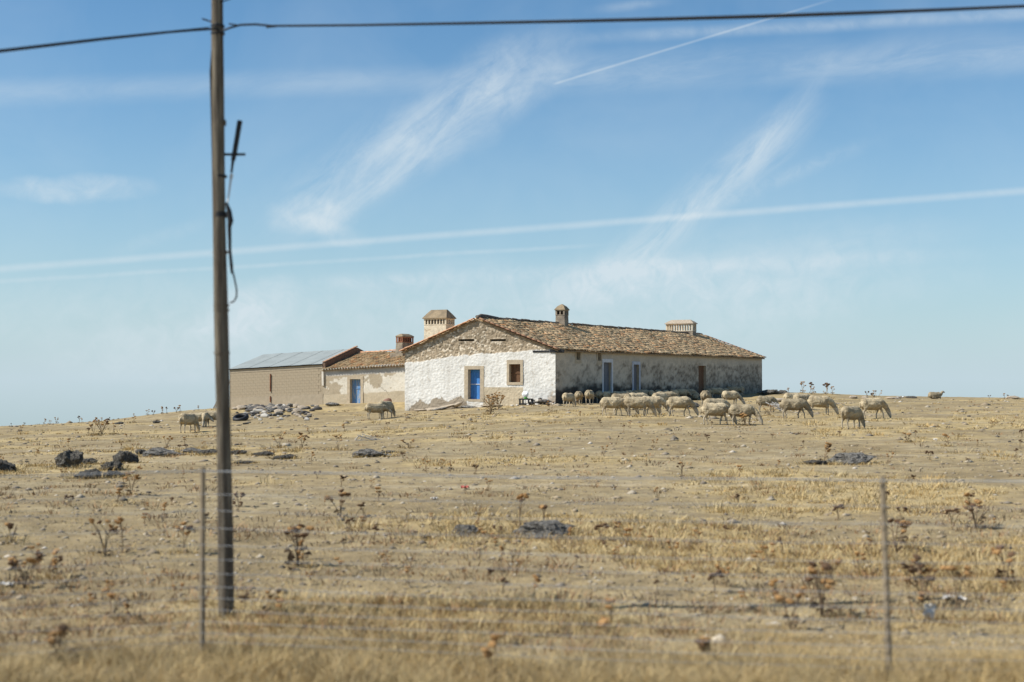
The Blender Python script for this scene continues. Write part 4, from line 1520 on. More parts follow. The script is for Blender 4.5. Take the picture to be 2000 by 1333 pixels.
SHADE = 'dim sheep resting in the shade along the long wall of the farmhouse'
GS = 'sheep in the shade of the long wall'
for (px, off, hd, pose, lab) in [
    (1170, 1.1, 88, 'low', SHADE), (1187, 1.6, 60, 'lowb', 'sheep with a sunlit rump under the half-open side door'),
    (1204, 2.0, 70, 'graze', 'sheep with its pale back end turned to the road, below the second side door'),
    (1217, 2.2, 30, 'lowb', 'long pale-backed sheep facing right, behind the left cluster'),
    (1217, 1.7, 80, 'low', SHADE), (1229, 1.6, 66, 'low', 'pale back between the side doors and the left cluster'),
    (1240, 1.0, 80, 'low', SHADE), (1256, 0.8, 20, 'low', SHADE), (1272, 1.2, 86, 'lowb', SHADE), (1286, 0.8, 70, 'low', SHADE),
    (1300, 1.9, 95, 'lowb', 'sheep at the edge of the shade with only its rear end lit'),
    (1317, 1.8, 60, 'low', 'sheep at the edge of the shade with a bright strip of sun on its back'),
    (1332, 1.1, 30, 'low', SHADE), (1345, 1.0, 10, 'lowb', SHADE), (1358, 1.5, 80, 'lie', SHADE), (1384, 1.1, 75, 'low', SHADE),
    (1400, 0.9, 20, 'lowb', SHADE), (1416, 1.0, 60, 'low', SHADE), (1432, 0.9, 10, 'low', SHADE), (1448, 1.1, 75, 'lowb', SHADE)]:
    sheep(px, 0, 0, hd, pose, lab, GS, by_wall(px, off), random.uniform(0.95, 1.05))

# ------------------------------------------------------------------ rocks, rubble


def rock_mesh(name, seed, m, sub=3, rough=0.35, flat=1.0):
    import bmesh
    bm = bmesh.new()
    bmesh.ops.create_icosphere(bm, subdivisions=sub, radius=1.0)
    me = bpy.data.meshes.new(name)
    bm.to_mesh(me)
    bm.free()
    n = len(me.vertices)
    co = np.empty(n * 3, np.float32)
    me.vertices.foreach_get('co', co)
    co = co.reshape(-1, 3).astype(float)
    rg = np.random.default_rng(seed)
    # cut by random planes for broken faces
    for _ in range(9):
        d = rg.normal(size=3)
        d /= np.linalg.norm(d)
        k = rg.uniform(0.62, 0.95)
        s = co @ d
        over = np.maximum(s - k, 0)
        co -= over[:, None] * d[None] * 0.85
    f = 0.5 * fbm(co[:, 0] * 2.1 + seed, co[:, 1] * 2.1 - co[:, 2] * 1.4, seed, 4, 0.6) + 0.5 * fbm(co[:, 2] * 2.6 + seed, co[:, 0] * 2.2 + co[:, 1] * 1.1, seed + 3, 4, 0.6)
    co *= (1 + rough * (f - 0.5) * 1.6)[:, None]
    me.vertices.foreach_set('co', co.astype(np.float32).ravel())
    me.materials.append(m)
    me.polygons.foreach_set('use_smooth', np.ones(len(me.polygons), bool))
    try:
        me.set_sharp_from_angle(angle=math.radians(32))
    except Exception:
        pass
    me.update()
    return me


ROCK_D = [rock_mesh('rock', 200 + i, M_rock, 5, 0.75) for i in range(5)]
ROCK_P = [rock_mesh('rock', 220 + i, M_rock_pale, 5, 0.85) for i in range(3)]


TUFTS = []


def rock(px, py, w, h, label, kind='d', depth=0.8, sink=0.25, group='granite outcrops in the pasture', name='rock', cat='rock', pool=None, rz=None):
    p = ground(px, py)
    s = p.y / F
    rx = w * s / 2
    ry = rx * depth
    hz_ = h * s
    rz_h = hz_ / (1 + (1 - 2 * sink))
    me = random.choice(pool or (ROCK_D if kind == 'd' else ROCK_P))
    d = Vector((p.x, p.y, 0)).normalized()
    q = p + d * ry * 0.7
    z = tz(q.x, q.y)
    if w >= 28:
        for _ in range(int(w / 4)):
            a_ = random.uniform(0, 6.28)
            TUFTS.append((q.x + math.cos(a_) * rx * 1.12, q.y + math.sin(a_) * ry * 1.15))
    rr = random.uniform(-0.35, 0.35) if rz is None else rz
    return link(name, me, None, (q.x, q.y, z + rz_h * (1 - 2 * sink) * 0.85), (random.uniform(-0.08, 0.08), random.uniform(-0.08, 0.08), rr),
                (rx * 1.05, ry, rz_h * 1.05), label=label, category=cat, **({'group': group} if group else {}))


for r in [
    (133, 914, 56, 39, 'tall dark boulder, highest of the outcrops at left', 'd', 0.8),
    (170, 908, 42, 14, 'low dark rock touching the right of the tall boulder', 'd', 0.7),
    (-2, 924, 66, 24, 'dark layered rock cut by the left edge of the picture', 'd', 0.8),
    (247, 906, 48, 24, 'rounded dark rock, topmost of the cluster behind the orange thistle', 'd', 0.8),
    (220, 920, 44, 24, 'dark rock in the middle of the cluster behind the orange thistle', 'd', 0.8),
    (174, 936, 54, 24, 'dark rock just above the top wire, left end of its cluster', 'd', 0.8),
    (224, 934, 42, 14, 'small rock between wire and orange thistle', 'd', 0.8),
    (316, 891, 80, 15, 'long grey rock with rounded knobs, left of the pole', 'p', 0.6),
    (278, 888, 26, 9, 'small dark rock left of the long knobbly one', 'd', 0.8),
    (376, 884, 50, 8, 'flat rock shelf behind the dark slab left of the pole', 'p', 0.8),
    (405, 889, 46, 12, 'dark slab touching the pole in view, left side', 'd', 0.8),
    (463, 888, 34, 10, 'dark slab just right of the pole', 'd', 0.8),
    (478, 906, 40, 6, 'flattest dark slab right of the pole, nearest the wire', 'd', 0.8),
    (514, 891, 40, 9, 'dark low rock, left one of a pair right of the pole', 'd', 0.8),
    (556, 897, 46, 9, 'dark low rock, right one of a pair right of the pole', 'd', 0.8),
    (722, 893, 74, 15, 'grey rock mound in the open pasture below the low wing', 'p', 0.8),
    (760, 886, 34, 5, 'thin rock ledge right of the grey mound below the low wing', 'p', 0.8),
    (1666, 908, 92, 21, 'big pale grey rock with dark hollows, right side of the pasture', 'p', 0.7),
    (1600, 908, 56, 9, 'low dark ledge left of the big pale grey rock', 'd', 0.8),
    (1068, 1052, 120, 30, 'pale lichened rock in the middle of the near pasture', 'p', 0.7),
    (912, 1049, 66, 20, 'darker low rock left of the pale lichened one', 'p', 0.8),
    (832, 1053, 20, 6, 'small dark stone left of the near rocks', 'd', 0.9),
    (1343, 797, 22, 12, 'dark stone lying between sheep before the brown door', 'd', 0.9),
    (1358, 796, 20, 9, 'grey stone right of the dark one between the sheep', 'p', 0.9),
    (1505, 771, 46, 9, 'dark flat boulders at the far corner of the farmhouse', 'd', 0.8),
    (1528, 770, 20, 8, 'dark round boulder on the skyline right of the far corner', 'd', 0.8),
    (1530, 786, 50, 10, 'tan stony ledge below the far corner of the farmhouse', 't', 0.8),
    (1666, 779, 16, 6, 'small pale stone on the skyline, leftmost of its row', 't', 0.9),
    (1690, 779, 14, 5, 'second small pale stone of the skyline row', 't', 0.9),
    (1745, 780, 26, 5, 'brownish stone on the skyline left of the white scrap', 't', 0.9),
    (1780, 778, 22, 4, 'dark flat stone on the skyline right of the white scrap', 'd', 0.9),
    (1978, 780, 28, 7, 'tan mound on the skyline at far right', 't', 0.9),
    (232, 829, 18, 5, 'dark stone on the left skyline', 'd', 0.9),
    (480, 829, 12, 4, 'small dark stone on the slope below the shed rubble', 'd', 0.9),
    (305, 827, 16, 6, 'dark stone on the slope left of the grazing sheep', 'd', 0.9),
]:
    k = r[5]
    rock(r[0], r[1], r[2], r[3], r[4], k, r[6], pool=None if k in 'dp' else [rock_mesh('rock', 260 + r[0], M_stone_tan, 3, 0.5)])

RUB = {c: [rock_mesh('rubble_stone', 300 + 10 * i + j, m, 2, 0.45) for j in range(3)] for i, (c, m) in
       enumerate((('w', M_stone_white), ('t', M_stone_tan), ('d', M_stone_dark), ('g', M_rock_pale)))}


def by_front(px, off, wall_=None):
    """ground point `off` metres out from the gable wall, under image column px"""
    q = on_front(farm, px, 780, -off)
    c, s_ = math.cos(-TH), math.sin(-TH)
    w = farm.location + Vector((q.x * c - q.y * s_, q.x * s_ + q.y * c, 0))
    return Vector((w.x, w.y, tz(w.x, w.y)))


def wall_stone(px, off, lift, w, h, c, label, group, depth=0.8, tilt=0.0):
    """a stone w x h (photograph pixels) at the foot of the gable, lifted when it lies on others"""
    p = by_front(px, off)
    k = p.y / F
    return link('rubble_stone', random.choice(RUB[c]), None, (p.x, p.y, p.z + lift + h * k * 0.35), (random.uniform(-0.1, 0.1), tilt + random.uniform(-0.1, 0.1), -TH + random.uniform(-0.3, 0.3)),
                (w * k / 2, w * k / 2 * depth, h * k / 2), label=label, category='stone', group=group)


def stone(px, py, w, h, c, label, group, **kw):
    return rock(px, py, w, h, label, 'd', kw.pop('depth', 0.8), 0.15, group, 'rubble_stone', 'stone', RUB[c], **kw)


GRB = 'rubble heaped before the block shed'
for s in [
    (478, 793, 14, 7, 'd', 'dark scrap at the top left of the rubble heap'), (482, 800, 24, 6, 'g', 'flat grey slab low in the left of the rubble heap'),
    (490, 797, 14, 8, 'g', 'grey stone beside the flat slab of the rubble heap'), (494, 797.5, 12, 7, 't', 'tan stone beside the grey one of the rubble heap'),
    (506, 806, 24, 6, 'w', 'long white stone slab tilted on the rubble heap'), (516, 808, 11, 5, 'w', 'short white stone below the tilted white slab'),
    (517, 816, 22, 9, 'w', 'largest white lump on the lower rubble heap'), (554, 797, 15, 8, 'w', 'bright white block on the upper rubble heap'),
    (550, 792, 12, 5, 'd', 'black scrap on top of the bright white block'), (498, 818, 8, 6, 'w', 'white stone right of the black tyre'),
    (508, 822, 8, 5, 'w', 'white stone below the largest white lump'), (487, 827, 8, 3, 'g', 'grey stone below the black tyre'),
    (529, 818, 10, 4, 't', 'pinkish stone right of the largest white lump'), (545, 812, 20, 8, 'g', 'grey and black stone right of the white lumps'),
    (543, 815, 7, 4, 'w', 'white chip under the grey and black stone'), (618, 801, 9, 7, 'g', 'grey stone at the right end of the rubble')]:
    stone(s[0], s[1], s[2], s[3], s[4], s[5], GRB)
rr_ = random.Random(4)
for i in range(170):
    px = rr_.triangular(456, 645, 500)
    py = rr_.triangular(793, 823, 798) + 0.0
    k = rr_.choice('wttggdtdgt')
    s = rr_.uniform(5, 16) * (1.15 if py < 808 else 0.75)
    stone(px, py, s * 1.15, s * rr_.uniform(0.34, 0.6), k, 'small broken stone in the rubble heap before the block shed', GRB, depth=rr_.uniform(0.6, 1.0))
GSL = 'stone slabs at the foot of the white gable'
for (px, off, li, w, h, c, l, ti) in [(846, 0.75, 0.0, 48, 7, 't', 'long flat stone slab lying at the foot of the white gable', -0.10), (872, 0.45, 0.10, 54, 7, 't', 'tilted stone slab leaning against the white gable', -0.14),
                             (893, 0.35, 0.15, 30, 9, 't', 'stone slab left of the blue door step', -0.2), (820, 0.8, 0.0, 36, 5, 't', 'thin slab at the left foot of the white gable', -0.05),
                             (918, 0.8, 0.0, 44, 6, 'g', 'flat slab before the blue door', 0.0), (797, 0.35, 0.0, 10, 12, 'w', 'white stone at the left corner of the gable', 0.0),
                             (960, 0.7, 0.0, 60, 5, 't', 'wide flat slab right of the blue door', 0.0), (860, 1.1, 0.0, 40, 5, 'g', 'outer grey slab of those before the white gable', -0.1)]:
    wall_stone(px, off, li, w, h, c, l, GSL, 0.45, ti)
GPL = 'stones piled by the gable corner'
for i in range(46):
    px = rr_.uniform(1036, 1082)
    t_ = 1 - abs(px - 1056) / 30
    wall_stone(px, rr_.uniform(0.2, 0.75), rr_.uniform(0, 0.30) * t_, rr_.uniform(6, 14), rr_.uniform(4, 8), rr_.choice('ddtdgdtdw'), 'dark stone in the pile at the right corner of the white gable', GPL, 0.8)
for (px, off) in ((1000, 0.9), (1010, 0.7), (1031, 1.1), (1080, 0.9), (1048, 1.0)):
    wall_stone(px, off, 0, rr_.uniform(5, 9), 4, 'w', 'white stone chip on the ground before the gable window', 'white chips before the gable')
stone(757, 789, 17, 11, 't', 'reddish dome of clay behind the right sheep at the low wing', GSL).data = rock_mesh('rubble_stone', 410, M_stone_red, 3, 0.15)
stone(650, 794, 30, 7, 'g', 'grey slate heap before the low wing', GRB)
rg_ = random.Random(9)
for i in range(60):                        # loose field stones over the pasture
    py = 800 + 300 * rg_.random() ** 1.7
    px = rg_.uniform(0, 2000)
    s = rg_.uniform(4, 10) * (1 + (py - 800) / 500)
    stone(px, py, s * 0.9, s * 0.3, rg_.choice('dgtdtgdttt'), 'loose field stone lying in the dry pasture', 'field stones in the pasture')

# black tyre
p = ground(470, 822)
ty = empty('old_tyre', (p.x, p.y, p.z + 0.16), 0.3, category='tyre', label='black tyre lying tilted at the foot of the rubble heap')
mb = MB()
R0, r0 = 0.36, 0.15
nseg, mseg = 24, 10
for i in range(nseg):
    a = 2 * math.pi * i / nseg
    for k in range(mseg):
        b = 2 * math.pi * k / mseg
        rad = R0 + r0 * math.cos(b) * 0.8
        mb.v.append((rad * math.cos(a), rad * math.sin(a), r0 * 0.95 * math.sin(b)))
for i in range(nseg):
    for k in range(mseg):
        mb.f.append((i * mseg + k, ((i + 1) % nseg) * mseg + k, ((i + 1) % nseg) * mseg + (k + 1) % mseg, i * mseg + (k + 1) % mseg))
t_ = mb.build('tread', M_black, ty, True)
t_.rotation_euler = (math.radians(18), math.radians(-14), 0)

# crate, bag, litter
p = ground(1027, 790)
pf = on_front(farm, 1027, 788, -0.6)
c_, s_ = math.cos(-TH), math.sin(-TH)
cp = farm.location + Vector((pf.x * c_ - pf.y * s_, pf.x * s_ + pf.y * c_, 0))
cr = empty('crate', (cp.x, cp.y, tz(cp.x, cp.y)), -TH, category='crate', label='black slatted crate standing before the gable, under a plastic sack')
for (x, y) in ((-0.3, -0.2), (0.3, -0.2), (-0.3, 0.2), (0.3, 0.2)):
    mb = MB()
    mb.box((x - 0.04, y - 0.04, 0), (x + 0.04, y + 0.04, 0.40))
    mb.build('corner_post', M_black, cr)
for z in (0.03, 0.32):
    for (lo, hi) in (((-0.34, -0.235, z), (0.34, -0.215, z + 0.08)), ((-0.34, 0.215, z), (0.34, 0.235, z + 0.08)), ((-0.365, -0.24, z), (-0.345, 0.24, z + 0.08)), ((0.345, -0.24, z), (0.365, 0.24, z + 0.08))):
        mb = MB()
        mb.box(lo, hi)
        mb.build('slat', M_black, cr)
mb = MB()
mb.box((-0.33, -0.20, 0.012), (0.33, 0.20, 0.03))
mb.build('base', M_black, cr)
for x in (-0.12, 0.06):
    mb = MB()
    mb.box((x - 0.015, -0.212, 0.112), (x + 0.015, -0.195, 0.318))
    mb.build('slat', M_black, cr)
bag_me = rock_mesh('plastic_sack', 500, M_white, 3, 0.5)
bg_ = link('plastic_sack', bag_me, None, (cp.x - 0.02, cp.y - 0.02, tz(cp.x, cp.y) + 0.62), (0.1, 0.45, -TH), (0.24, 0.17, 0.24), label='white and green plastic sack slumped on the black crate', category='sack')
gb = rock_mesh('green_panel', 501, M_green, 3, 0.4)
g2 = link('green_panel', gb, bg_, (0.55, -0.25, -0.62), (0, 0, 0.2), (0.62, 0.75, 0.38))


def scrap(px, py, w, h, m, label, cat='litter', seed=0, upright=False):
    p = ground(px, py)
    s = p.y / F
    rg = random.Random(seed)
    mb = MB()
    n = 4
    for i in range(n + 1):
        for j in range(n + 1):
            x = (i / n - 0.5) * w * s
            v = j / n
            if upright:
                yy, zz = rg.uniform(-0.02, 0.02), v * h * s
            else:
                yy, zz = (v - 0.5) * w * s * 0.7, h * s * (0.5 + 0.5 * math.sin(3 * i + 2 * j + seed)) * 0.8
            mb.v.append((x + rg.uniform(-0.1, 0.1) * w * s, yy, zz + 0.01))
    for i in range(n):
        for j in range(n):
            a = i * (n + 1) + j
            mb.f.append((a, a + 1, a + n + 2, a + n + 1))
    return mb.build('litter', m, None, loc=None, label=label, category=cat) if False else link('litter', mb.mesh('litter', m), None, p, (0, 0, rg.uniform(-0.5, 0.5)), None, label=label, category=cat)


scrap(908, 956, 16, 8, M_redlit, 'crumpled red wrapper in the dry grass', seed=1)
scrap(1446, 783, 7, 6, M_white, 'white bag fluttering beside a bent-over sheep', seed=2, upright=True)
scrap(1815, 1217, 24, 34, M_paper, 'torn pale paper strip standing in the grass near the right fence post', seed=3, upright=True)
scrap(1865, 1175, 40, 10, M_paper, 'crumpled pale paper right of the torn strip', seed=4)
scrap(848, 976, 14, 4, M_paper, 'small white scrap in the middle of the pasture', seed=5)
scrap(1760, 777, 14, 3, M_white, 'white scrap on the right skyline', seed=6)
scrap(12, 1148, 26, 10, M_paper, 'pale scrap at the left edge of the near grass', seed=7)
scrap(1827, 861, 7, 5, M_paper, 'white stone-like scrap in the right pasture', seed=8)

# bleached branches, dead twigs
p = ground(1515, 806)
br = empty('branch_heap', p, 0, category='branches', label='heap of bleached branches between two grazing sheep')
for i in range(16):
    mb = MB()
    a = random.uniform(-0.5, 0.5)
    l = random.uniform(0.5, 1.0)
    x0 = random.uniform(-0.5, 0.2)
    mb.tube([(x0, random.uniform(-0.3, 0.3), random.uniform(0.25, 0.5)), (x0 + l * 0.5, a * 0.3, random.uniform(0.15, 0.35)), (x0 + l, a, random.uniform(0.0, 0.15))], [0.016, 0.013, 0.006], 5)
    mb.build('branch', M_dead, br)
p = ground(715, 862)
br2 = empty('branch_heap', p, 0, category='branches', label='small bundle of white twigs in the pasture below the low wing')
for i in range(8):
    mb = MB()
    a = random.uniform(-0.4, 0.4)
    mb.tube([(random.uniform(-0.3, 0), 0, random.uniform(0.1, 0.25)), (a, 0.1, random.uniform(0.02, 0.1)), (a + 0.25, 0.2, 0.0)], [0.012, 0.010, 0.005], 5)
    mb.build('branch', M_dead, br2)

# ------------------------------------------------------------------ thistles


def head_template(r):
    mb = MB()
    seg = 8
    rings = [(0.25, -0.55), (0.85, -0.15), (1.0, 0.15), (0.8, 0.5), (0.35, 0.62)]
    for (rr, z) in rings:
        for k in range(seg):
            a = 2 * math.pi * k / seg
            jr = rr * (1 + 0.12 * math.sin(3 * k + z * 9))
            mb.v.append((r * jr * math.cos(a), r * jr * math.sin(a), r * z))
    for i in range(len(rings) - 1):
        for k in range(seg):
            k2 = (k + 1) % seg
            mb.f.append((i * seg + k, i * seg + k2, (i + 1) * seg + k2, (i + 1) * seg + k))
    mb.f.append(tuple((len(rings) - 1) * seg + k for k in range(seg)))
    for k in range(14):                        # spreading bracts
        a = 2 * math.pi * k / 14 + 0.2
        b = len(mb.v)
        z0 = -0.2 + 0.35 * (k % 3) / 2
        ca, sa = math.cos(a), math.sin(a)
        mb.v += [(r * (0.8 * ca - 0.16 * sa), r * (0.8 * sa + 0.16 * ca), r * z0), (r * (0.8 * ca + 0.16 * sa), r * (0.8 * sa - 0.16 * ca), r * z0), (r * 1.55 * ca, r * 1.55 * sa, r * (z0 + 0.35))]
        mb.f.append((b, b + 1, b + 2))
    return mb


HEAD = [head_template(1.0).mesh('flower_head', M_head), head_template(1.0).mesh('flower_head', M_head_dark)]
HT = head_template(1.0)
HV, HFL = HT.v, HT.f


def thistle_geo(seed, nhead, spread, bushy=0.0, leaves=True):
    """unit-high plant: list of stem tubes and head positions"""
    rg = random.Random(seed)
    tubes, heads = [], []
    nm = max(2, int(nhead * 0.45))
    for s in range(nm):
        a = rg.uniform(0, 2 * math.pi)
        h = rg.uniform(0.62, 0.95)
        dx, dy = spread * math.cos(a) * rg.uniform(0.2, 1), spread * math.sin(a) * rg.uniform(0.2, 1)
        pts = [(rg.uniform(-0.02, 0.02), rg.uniform(-0.02, 0.02), -0.03), (dx * 0.2, dy * 0.2, h * 0.35), (dx * 0.55, dy * 0.55, h * 0.7), (dx, dy, h)]
        tubes.append((pts, [0.014, 0.011, 0.009, 0.006]))
        heads.append((dx, dy, h, rg.uniform(0.8, 1.2)))
        for b in range(rg.randint(1, 3)):
            t = rg.uniform(0.45, 0.85)
            bx, by, bz_ = dx * t * 0.8, dy * t * 0.8, h * t
            a2 = a + rg.uniform(-1.6, 1.6)
            l = rg.uniform(0.12, 0.28)
            ex, ey, ez_ = bx + l * math.cos(a2) * (0.6 + spread * 0.6), by + l * math.sin(a2) * (0.6 + spread * 0.6), min(1.0, bz_ + l * rg.uniform(0.6, 1.1))
            tubes.append(([(bx, by, bz_), ((bx + ex) / 2 + 0.02, (by + ey) / 2, (bz_ + ez_) / 2 - 0.015), (ex, ey, ez_)], [0.008, 0.006, 0.005]))
            heads.append((ex, ey, ez_, rg.uniform(0.6, 1.05)))
    leaf = []
    if leaves:
        for k in range(int(6 + 30 * bushy)):
            a = rg.uniform(0, 2 * math.pi)
            z0 = rg.uniform(0.0, 0.12 + 0.45 * bushy)
            l = rg.uniform(0.08, 0.22)
            w = l * 0.07
            ca, sa = math.cos(a), math.sin(a)
            r0_ = rg.uniform(0, 0.06 + 0.2 * bushy)
            x, y = ca * r0_, sa * r0_
            leaf.append(((x - sa * w, y + ca * w, z0), (x + sa * w, y - ca * w, z0), (x + ca * l * 0.7, y + sa * l * 0.7, z0 + l * 0.4), (x + ca * l, y + sa * l, z0 + l * rg.uniform(-0.2, 0.3))))
    return tubes, heads[:max(nhead, 2)], leaf


def stem_mesh(geo, h, m, thick=1.0):
    mb = MB()
    tubes, heads, leaf = geo
    for pts, rad in tubes:
        mb.tube([(x * h, y * h, z * h) for x, y, z in pts], [max(0.0035, r * h * thick) for r in rad], 5, False)
    for q in leaf:
        b = len(mb.v)
        mb.v += [(x * h, y * h, z * h) for x, y, z in q]
        mb.f.append((b, b + 1, b + 2))
        mb.f.append((b + 1, b + 3, b + 2))
    return mb.mesh('stem', m)


GT = 'dry thistles standing in the pasture'


def thistle(px, py, hpx, nhead, spread, label, seed, stalk=M_stalk, dark=0.2, headr=None, bushy=0.0, p=None):
    """a thing with its stem and every flower head as parts"""
    p = p or ground(px, py)
    h = hpx * p.y / F
    geo = thistle_geo(seed, nhead, spread, bushy)
    for _ in range(5):
        TUFTS.append((p.x + random.gauss(0, 0.16), p.y + random.gauss(0, 0.16)))
    t = empty('thistle', p, 0, label=label, category='thistle', group=GT)
    link('stem', stem_mesh(geo, h, stalk, 1.25), t)
    rg = random.Random(seed + 1)
    hr = headr or max(0.034, min(0.058, h * 0.085))
    for (x, y, z, s) in geo[1]:
        link('flower_head', HEAD[1 if rg.random() < dark else 0], t, (x * h, y * h, z * h), (rg.uniform(-0.5, 0.5), rg.uniform(-0.5, 0.5), rg.uniform(0, 6)), (hr * s, hr * s, hr * s * 0.9))
    return t


BIG = [
    (958, 810, 45, 34, 0.46, 'pale bushy thistle before the white gable, left of the sack', M_stalk_pale, 0.1, 0.5),
    (974, 801, 34, 18, 0.40, 'smaller thistle behind the bushy one before the white gable', M_stalk_pale, 0.1, 0.3),
    (199, 850, 36, 18, 0.65, 'wide many-headed thistle below the left skyline', M_stalk, 0.3, 0.2),
    (183, 851, 26, 5, 0.3, 'narrow thistle left of the wide many-headed one', M_stalk, 0.3, 0.1),
    (222, 848, 22, 3, 0.2, 'thin single-stemmed thistle right of the wide many-headed one', M_stalk, 0.3, 0.0),
    (256, 967, 56, 8, 0.30, 'orange-headed thistle in front of the left rock cluster', M_stalk, 0.0, 0.35),
    (545, 876, 32, 7, 0.4, 'left one of three brown thistles right of the pole, below the rubble', M_stalk, 0.3, 0.1),
    (590, 878, 38, 10, 0.45, 'middle one of three brown thistles right of the pole, below the rubble', M_stalk, 0.3, 0.2),
    (660, 880, 30, 6, 0.5, 'right one of three brown thistles right of the pole, below the rubble', M_stalk, 0.3, 0.2),
    (665, 1012, 62, 9, 0.42, 'tall brown-headed thistle in the open pasture right of the pole', M_stalk, 0.35, 0.3),
    (582, 1108, 94, 9, 0.26, 'thistle growing from a dark dead clump right of the pole', M_stalk_dark, 0.4, 0.6),
    (205, 1088, 76, 9, 0.42, 'thistle with a dark arched row of heads, left of the fence post', M_stalk, 0.5, 0.2),
    (240, 1082, 74, 4, 0.18, 'upright thistle with pale orange heads beside the arched dark-headed one', M_stalk, 0.0, 0.2),
    (358, 1080, 60, 6, 0.25, 'thin orange thistle just left of the fence post', M_stalk, 0.1, 0.2),
    (48, 1150, 70, 9, 0.5, 'dark low-headed thistle at far left in the near grass', M_stalk_dark, 0.5, 0.4),
    (95, 1128, 52, 6, 0.5, 'thistle with a flat row of rusty heads at far left', M_stalk, 0.4, 0.2),
    (22, 1062, 40, 4, 0.3, 'dark round-headed thistle cut near the left edge', M_stalk_dark, 0.8, 0.1),
    (230, 985, 36, 5, 0.3, 'two-headed yellow thistle below the left rock cluster', M_stalk, 0.0, 0.1),
    (1014, 1032, 76, 5, 0.18, 'tall thin thistle behind the pale lichened rock', M_stalk, 0.4, 0.1),
    (1062, 1036, 52, 4, 0.2, 'dark twiggy thistle just behind the pale lichened rock', M_stalk_dark, 0.6, 0.2),
    (1332, 936, 42, 4, 0.18, 'dark single-stemmed thistle in mid pasture below the flock', M_stalk_dark, 0.5, 0.1),
    (1610, 902, 40, 10, 0.5, 'rusty thistle behind the big pale grey rock', M_stalk, 0.2, 0.4),
    (1712, 788, 26, 12, 0.45, 'many-headed thistle on the right skyline behind the rightmost sheep', M_stalk, 0.3, 0.2),
    (1773, 864, 24, 6, 0.5, 'low dark-based bush in the right pasture', M_stalk_dark, 0.1, 0.8),
    (1852, 872, 28, 7, 0.45, 'reddish open bush right of the low dark-based one', M_stalk, 0.1, 0.5),
    (1748, 1080, 84, 8, 0.3, 'tall rusty thistle just right of the right fence post', M_stalk_dark, 0.4, 0.5),
    (1906, 1034, 74, 9, 0.55, 'wide thistle with two big dark heads near the right edge', M_stalk_dark, 0.5, 0.4),
    (1545, 1232, 96, 6, 0.4, 'leaning thistle with a bright orange head left of the right fence post', M_stalk_dark, 0.1, 0.3),
    (1606, 1205, 120, 9, 0.32, 'tall dark twiggy thistle left of the right fence post', M_stalk_dark, 0.4, 0.4),
    (1802, 1190, 100, 10, 0.5, 'bristly brown thistle behind the torn paper strip', M_stalk_dark, 0.4, 0.4),
    (1868, 1190, 90, 7, 0.4, 'thistle with a large rusty head right of the torn paper strip', M_stalk, 0.3, 0.4),
    (1965, 1150, 90, 5, 0.25, 'grey twiggy thistle at the right edge', M_stalk_dark, 0.6, 0.3),
    (968, 1340, 100, 5, 0.2, 'brown thistle at the bottom edge, centre of the near grass', M_stalk, 0.3, 0.3),
    (1190, 1245, 40, 4, 0.5, 'low thistle with rusty heads in the near grass, centre right', M_stalk, 0.2, 0.3),
    (1385, 1300, 60, 8, 0.5, 'dark brown bush in the near grass, left of the right post', M_stalk_dark, 0.6, 0.8),
    (1125, 790.5, 10, 5, 0.6, 'reddish weed in front of the sheep by the house corner', M_stalk, 0.0, 0.6),
    (1455, 832, 32, 14, 0.5, 'reddish bush hiding the legs of a turned-head sheep', M_stalk, 0.0, 1.0),
    (1500, 812, 22, 10, 0.7, 'reddish weeds under the bleached branches', M_stalk, 0.0, 0.9),
    (1076, 808, 26, 5, 0.4, 'small brown weed before the stone pile at the house corner', M_stalk, 0.2, 0.4),
    (800, 876, 24, 8, 0.75, 'low wide weed in the pasture below the white gable', M_stalk, 0.3, 0.6),
    (108, 1300, 80, 5, 0.25, 'rusty-headed thistle in the near grass at left', M_stalk, 0.2, 0.3),
    (250, 864, 18, 6, 0.6, 'flat brown weed above the long knobbly rock', M_stalk, 0.3, 0.3),
    (325, 876, 28, 7, 0.5, 'rusty weed between the knobbly rock and the grazing sheep', M_stalk, 0.3, 0.2),
]
for i, (px, py, hp, nh, sp, lab, st, dk, bu) in enumerate(BIG):
    thistle(px, py, hp, nh, sp, lab, 900 + i, st, dk, None, bu)

# small thistles: one mesh each, copies share the meshes
SMALL = []
for i in range(7):
    geo = thistle_geo(1200 + i, 4 + i % 4, 0.28 + 0.06 * (i % 4), 0.15 * (i % 3))
    mb = MB()
    for pts, rad in geo[0]:
        mb.tube(pts, [r * 1.5 for r in rad], 4, False)
    for q in geo[2]:
        b = len(mb.v)
        mb.v += list(q)
        mb.f += [(b, b + 1, b + 2), (b + 1, b + 3, b + 2)]
    ns_ = len(mb.f)
    for (x, y, z, s) in geo[1]:
        b = len(mb.v)
        r = 0.105 * s
        mb.v += [(x + vx * r, y + vy * r, z + vz * r) for vx, vy, vz in HV]
        mb.f += [tuple(b + k for k in f) for f in HFL]
    me = mb.mesh('thistle', M_stalk)
    me.materials.append(M_head if i % 3 else M_head_dark)
    mi = np.zeros(len(me.polygons), np.int32)
    mi[ns_:] = 1
    me.polygons.foreach_set('material_index', mi)
    SMALL.append(me)
rs = random.Random(31)


def small(px, py, hp, lab, p=None):
    p = p or ground(px, py)
    h = hp * p.y / F
    link('thistle', rs.choice(SMALL), None, p, (0, 0, rs.uniform(0, 6.28)), (h, h, h), label=lab, category='thistle', group=GT)


